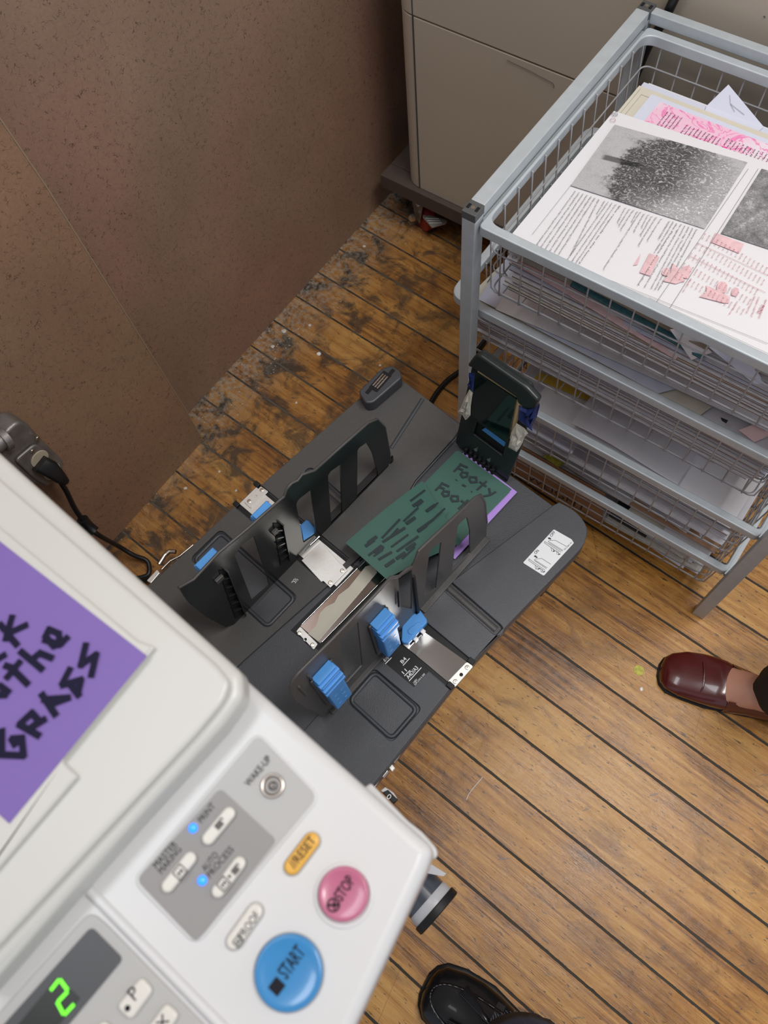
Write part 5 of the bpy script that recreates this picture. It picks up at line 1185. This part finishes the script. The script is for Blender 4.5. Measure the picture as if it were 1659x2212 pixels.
# purple card on the cover
ZV = ZF + .0046
P = [at(*p, ZV) for p in ((20, 1779), (318, 1417), (-12, 1160), (-320, 1480))]
vc = tag(make('violet_card', M().grid([P[0], P[1], P[2], P[3]], 6, 6), MT['card_violet'], smooth=30, solid=.0003), 'violet card lettered WALK ON the GRASS lying on the duplicator cover', 'card')
h3 = W3
def LV(*pts): return [at(*p, ZV + .0009) for p in h3(*pts)]
m = M(); wd = .0037
def st(*p, **k): m.stroke(LV(*p), wd, **k)
st((85, 1600), (40, 1760)); st((185, 1660), (65, 1715)); st((50, 1720), (120, 1800)); st((0, 1655), (30, 1690))
st((40, 1950), (80, 1965), (195, 2080)); st((50, 2035), (140, 1925))
st((150, 1850), (300, 1975)); st((225, 1910), (285, 1860), (370, 1895))
st((320, 1765), (430, 1800), (420, 1720), (350, 1690), (325, 1740), (385, 1810), (440, 1790), (480, 1750))
st((-20, 1905), (30, 1875)); st((0, 2095), (60, 2140)); st((-60, 2160), (40, 2160))
st((615, 1800), (580, 1950)); st((580, 1945), (690, 1870)); st((690, 1870), (655, 2020)); st((500, 1975), (445, 2080)); st((445, 2090), (580, 2050)); st((580, 2055), (560, 2140))
def st2(*p, **k): m.stroke([at(*q, ZV + .0009) for q in a1(*p)], wd, **k)
st2((250, 0), (330, 120)); st2((260, 30), (400, 20)); st2((300, 60), (410, 20)); st2((420, -60), (470, 5))
st2((115, 180), (230, 245)); st2((120, 175), (190, 110), (235, 160), (175, 205)); st2((200, 190), (265, 150))
st2((10, 215), (10, 360), (140, 365), (130, 260), (70, 265), (90, 300)); 
make('lettering', m, MT['ink_navy'], vc)

# ================================================================== people (only foot and lower leg come into view)
def shoe_rings(secs, org, az, n=28, squ=2.3):
    c, s_ = math.cos(az), math.sin(az); out = []
    for (s0, off, hw, z0, z1, flatk) in secs:
        R = []
        for i in range(n):
            a = 2 * math.pi * i / n - math.pi / 2; ca, sa = math.cos(a), math.sin(a)
            x = hw * (abs(ca) ** (2 / squ)) * (1 if ca > 0 else -1); zc_ = (z0 + z1) / 2
            z = z0 + (z1 - z0) * (.5 + .5 * (abs(sa) ** (2 / (squ if sa > 0 else 5))) * (1 if sa > 0 else -1))
            z = max(z, z0)
            lx, ly = s0, off + x
            R.append(V((org[0] + lx * c - ly * s_, org[1] + lx * s_ + ly * c, z)))
        out.append(R)
    return out
def place(org, az, s0, off, z): return V((org[0] + s0 * math.cos(az) - off * math.sin(az), org[1] + s0 * math.sin(az) + off * math.cos(az), z))

# the person in the brown shoe
org = (.124, .511); az = math.radians(17)
t = thing('person', 'person in a dark red brown leather shoe and black trousers, bare instep', 'person', (.30, .56, 0))
sole = [(.0, 0, .012, 0, .006, 0), (.006, 0, .027, 0, .007, 0), (.02, 0, .038, 0, .007, 0), (.05, .002, .044, 0, .007, 0), (.09, .002, .046, 0, .007, 0), (.14, -.002, .037, 0, .008, 0), (.19, -.002, .032, 0, .012, 0), (.235, 0, .031, 0, .012, 0), (.252, 0, .018, 0, .012, 0)]
make('shoe_sole', M().loft(shoe_rings(sole, org, az)), MT['black_plastic'], t, smooth=60)
up = [(.002, 0, .008, .006, .016, 0), (.006, 0, .024, .006, .026, 0), (.016, 0, .034, .006, .033, 0), (.04, .002, .0425, .006, .037, 0), (.07, .003, .0455, .006, .042, 0), (.095, .002, .0455, .006, .050, 0), (.108, .001, .044, .006, .054, 0), (.118, .0, .0425, .006, .053, 0)]
m = M().loft(shoe_rings(up, org, az))
# back of the shoe: open topline
n = 28; ringsO = []; 
side = [(.118, .0425, .053), (.135, .040, .050), (.16, .036, .048), (.20, .0335, .050), (.235, .029, .058), (.250, .015, .060)]
for s0, hw, zt in side:
    for sg in (1, -1): pass
L_, R_ = [], []
for s0, hw, zt in side:
    for lst, sg in ((L_, 1), (R_, -1)):
        lst.append([place(org, az, s0, sg * hw, .008), place(org, az, s0, sg * (hw + .001), .022), place(org, az, s0, sg * (hw - .001), .038), place(org, az, s0, sg * (hw - .010), zt)])
def skin_strip(m, S_):
    vs = [p for r in S_ for p in r]; k = len(S_[0]); fs = []
    for i in range(len(S_) - 1):
        for j in range(k - 1): fs.append((i * k + j, i * k + j + 1, (i + 1) * k + j + 1, (i + 1) * k + j))
    m.add(vs, fs)
skin_strip(m, L_); skin_strip(m, R_); skin_strip(m, [L_[-1], [place(org, az, .257, 0, z) for z in (.008, .022, .038, .060)], R_[-1]])
make('shoe_upper', m, MT['brown_leather'], t, smooth=60)
cz = [place(org, az, .070, y, z) for y, z in ((-.034, .030), (-.022, .0415), (-.008, .0445), (.012, .0448), (.028, .040))]
m = M().tube(smooth_path([p + V((.004 * math.sin(i), 0, 0)) for i, p in enumerate(cz)], 4), .0016, 6); make('shoe_crease', m, MT['brown_leather'], t, smooth=60)
foot = [(.070, .002, .020, .015, .036, 0), (.095, .001, .034, .012, .046, 0), (.115, 0, .037, .010, .058, 0), (.140, 0, .034, .010, .068, 0), (.165, 0, .0305, .010, .080, 0), (.19, 0, .030, .010, .094, 0), (.225, 0, .029, .012, .085, 0), (.245, 0, .018, .014, .06, 0)]
m = M().loft(shoe_rings(foot, org, az, squ=2.0))
leg = []
for z, r1, r2, s0 in ((.05, .033, .030, .203), (.085, .037, .031, .203), (.12, .036, .032, .205), (.18, .038, .036, .207), (.26, .048, .045, .208), (.34, .054, .051, .21), (.44, .054, .052, .215)):
    leg.append([place(org, az, s0 + r1 * math.cos(6.283 * i / 28), r2 * math.sin(6.283 * i / 28), z) for i in range(28)])
m.loft(leg); make('leg', m, MT['skin'], t, smooth=60)
tr = []
for z, r1, r2, s0 in ((.088, .056, .052, .200), (.14, .058, .055, .203), (.24, .062, .058, .206), (.34, .066, .062, .21), (.47, .070, .066, .215)):
    tr.append([place(org, az, s0 + (r1 + .002 * math.sin(5 * i)) * math.cos(6.283 * i / 36), r2 * math.sin(6.283 * i / 36), z) for i in range(36)])
o = make('trouser_leg', M().loft(tr, caps=False), MT['black_cloth'], t, smooth=60, solid=.0015)

# the person in the black tassel loafer
org = (.062, -.160); az = math.radians(5)
t = thing('person', 'person in a black tassel loafer and frayed blue jeans, near the duplicator', 'person', (.25, -.17, 0))
sole = [(.0, 0, .018, 0, .010, 0), (.006, 0, .033, 0, .011, 0), (.02, 0, .046, 0, .011, 0), (.05, .001, .053, 0, .011, 0), (.10, .001, .0555, 0, .011, 0), (.16, -.002, .045, 0, .014, 0), (.22, 0, .037, 0, .022, 0), (.275, 0, .036, 0, .022, 0), (.296, 0, .020, 0, .022, 0)]
make('shoe_sole', M().loft(shoe_rings(sole, org, az)), MT['black_plastic'], t, smooth=60)
up = [(.004, 0, .014, .010, .026, 0), (.009, 0, .029, .010, .036, 0), (.020, 0, .041, .010, .042, 0), (.05, .001, .049, .010, .046, 0), (.08, .002, .0515, .010, .052, 0), (.11, .001, .0505, .010, .062, 0), (.135, 0, .047, .010, .072, 0), (.150, 0, .044, .010, .075, 0)]
m = M().loft(shoe_rings(up, org, az))
side = [(.150, .044, .073), (.17, .040, .066), (.20, .037, .060), (.24, .035, .060), (.275, .031, .068), (.293, .016, .072)]; L_, R_ = [], []
for s0, hw, zt in side:
    for lst, sg in ((L_, 1), (R_, -1)): lst.append([place(org, az, s0, sg * hw, .012), place(org, az, s0, sg * (hw + .001), .03), place(org, az, s0, sg * (hw - .001), .048), place(org, az, s0, sg * (hw - .009), zt)])
skin_strip(m, L_); skin_strip(m, R_); skin_strip(m, [L_[-1], [place(org, az, .300, 0, z) for z in (.012, .03, .048, .072)], R_[-1]])
make('shoe_upper', m, MT['black_leather'], t, smooth=60)
def topz(s0):     # height of the vamp along the shoe
    pr = [(.004, .026), (.02, .042), (.05, .046), (.08, .052), (.11, .062), (.135, .072), (.15, .075), (.2, .078)]
    for (a, b), (c_, d_) in zip(pr, pr[1:]):
        if s0 <= c_: return b + (d_ - b) * (s0 - a) / (c_ - a)
    return .078
ap = []
for i in range(25):
    u = -1 + 2 * i / 24; s0 = .014 + .125 * abs(u) ** 2.2; y = .038 * math.sin(u * math.pi / 2) * (1 - .12 * abs(u)); ap.append(place(org, az, s0, y, topz(s0) - .25 * abs(y) ** 1.0 * .30 + .0006))
make('apron_seam', M().tube(ap, .0022, 8), MT['black_leather'], t, smooth=60)
m = M()
for i in range(1, 24):
    p = ap[i]; q = ap[i].lerp(ap[min(24, i + 1)], .45); m.tube([p + V((0, 0, .0022)), q + V((0, 0, .0022))], .0005, 5)
make('stitching', m, MT['print_grey'], t)
st_ = [place(org, az, .108, y, topz(.108) - abs(y) * .22 + .002) for y in (-.044, -.030, -.015, 0, .015, .030, .044)]
m = M()
for a, b in zip(st_, st_[1:]):
    d = V((math.cos(az), math.sin(az), .25)) * .013; m.add([a, b, b + d, a + d, a + V((0, 0, .0025)), b + V((0, 0, .0025)), b + d + V((0, 0, .0025)), a + d + V((0, 0, .0025))], [(4, 5, 6, 7), (0, 1, 5, 4), (3, 7, 6, 2)])
make('strap', m, MT['black_leather'], t, smooth=60)
for sy, an in ((-.010, -.28), (.012, .30)):
    b0 = place(org, az, .106, sy, topz(.106) + .007); tip = place(org, az, .056, sy + .060 * math.sin(an), topz(.058) + .006)
    d = (tip - b0); u = d.normalized().cross(VZ).normalized(); m = M()
    for k in range(-3, 4):
        m.tube([b0 + d * .25 + u * k * .0008, b0 + d * .7 + u * k * .0018 + VZ * .001, tip + u * k * .0027], .0014, 5)
    m.tube([b0, b0 + d * .12, b0 + d * .30], [.0025, .0048, .0042], 10); make('tassel', m, MT['black_leather'], t, smooth=60)
foot = [(.10, 0, .030, .02, .055, 0), (.14, 0, .036, .018, .078, 0), (.18, 0, .034, .018, .095, 0), (.22, 0, .033, .018, .11, 0), (.26, 0, .031, .018, .09, 0), (.282, 0, .02, .02, .06, 0)]
m = M().loft(shoe_rings(foot, org, az, squ=2.0))
leg = []
for z, r1, r2, s0 in ((.06, .036, .033, .228), (.10, .04, .035, .228), (.14, .04, .037, .23), (.22, .045, .042, .232), (.32, .055, .052, .235), (.42, .06, .057, .24), (.52, .058, .055, .245)):
    leg.append([place(org, az, s0 + r1 * math.cos(6.283 * i / 28), r2 * math.sin(6.283 * i / 28), z) for i in range(28)])
m.loft(leg); make('leg', m, MT['skin'], t, smooth=60)
tr = []
for k, (z, r1, r2, s0) in enumerate(((.092, .090, .078, .190), (.13, .090, .078, .197), (.20, .088, .079, .212), (.32, .084, .077, .230), (.52, .084, .076, .245))):
    rs = random.Random(k); tr.append([place(org, az, s0 + (r1 + rs.uniform(-.0012, .0012)) * math.cos(6.283 * i / 60), (r2 + rs.uniform(-.0012, .0012)) * math.sin(6.283 * i / 60) - .012, z + (.0 if k else rs.uniform(-.0015, .0015))) for i in range(60)])
o = make('jeans_leg', M().loft(tr, caps=False), MT['denim'], t, smooth=60, solid=.002)
m = M(); rs = random.Random(3)
for i in range(110):
    a = 6.283 * i / 110; p = place(org, az, .190 + .0905 * math.cos(a), .0785 * math.sin(a) - .012, .094); q = p + V((math.cos(a) * .003 + rs.uniform(-.003, .003), math.sin(a) * .003 + rs.uniform(-.003, .003), rs.uniform(-.007, -.001))); m.tube([p, (p + q) / 2 + V((rs.uniform(-.001, .001), 0, 0)), q], .00035, 4)
make('frayed_hem', m, MT['denim_thread'], t)
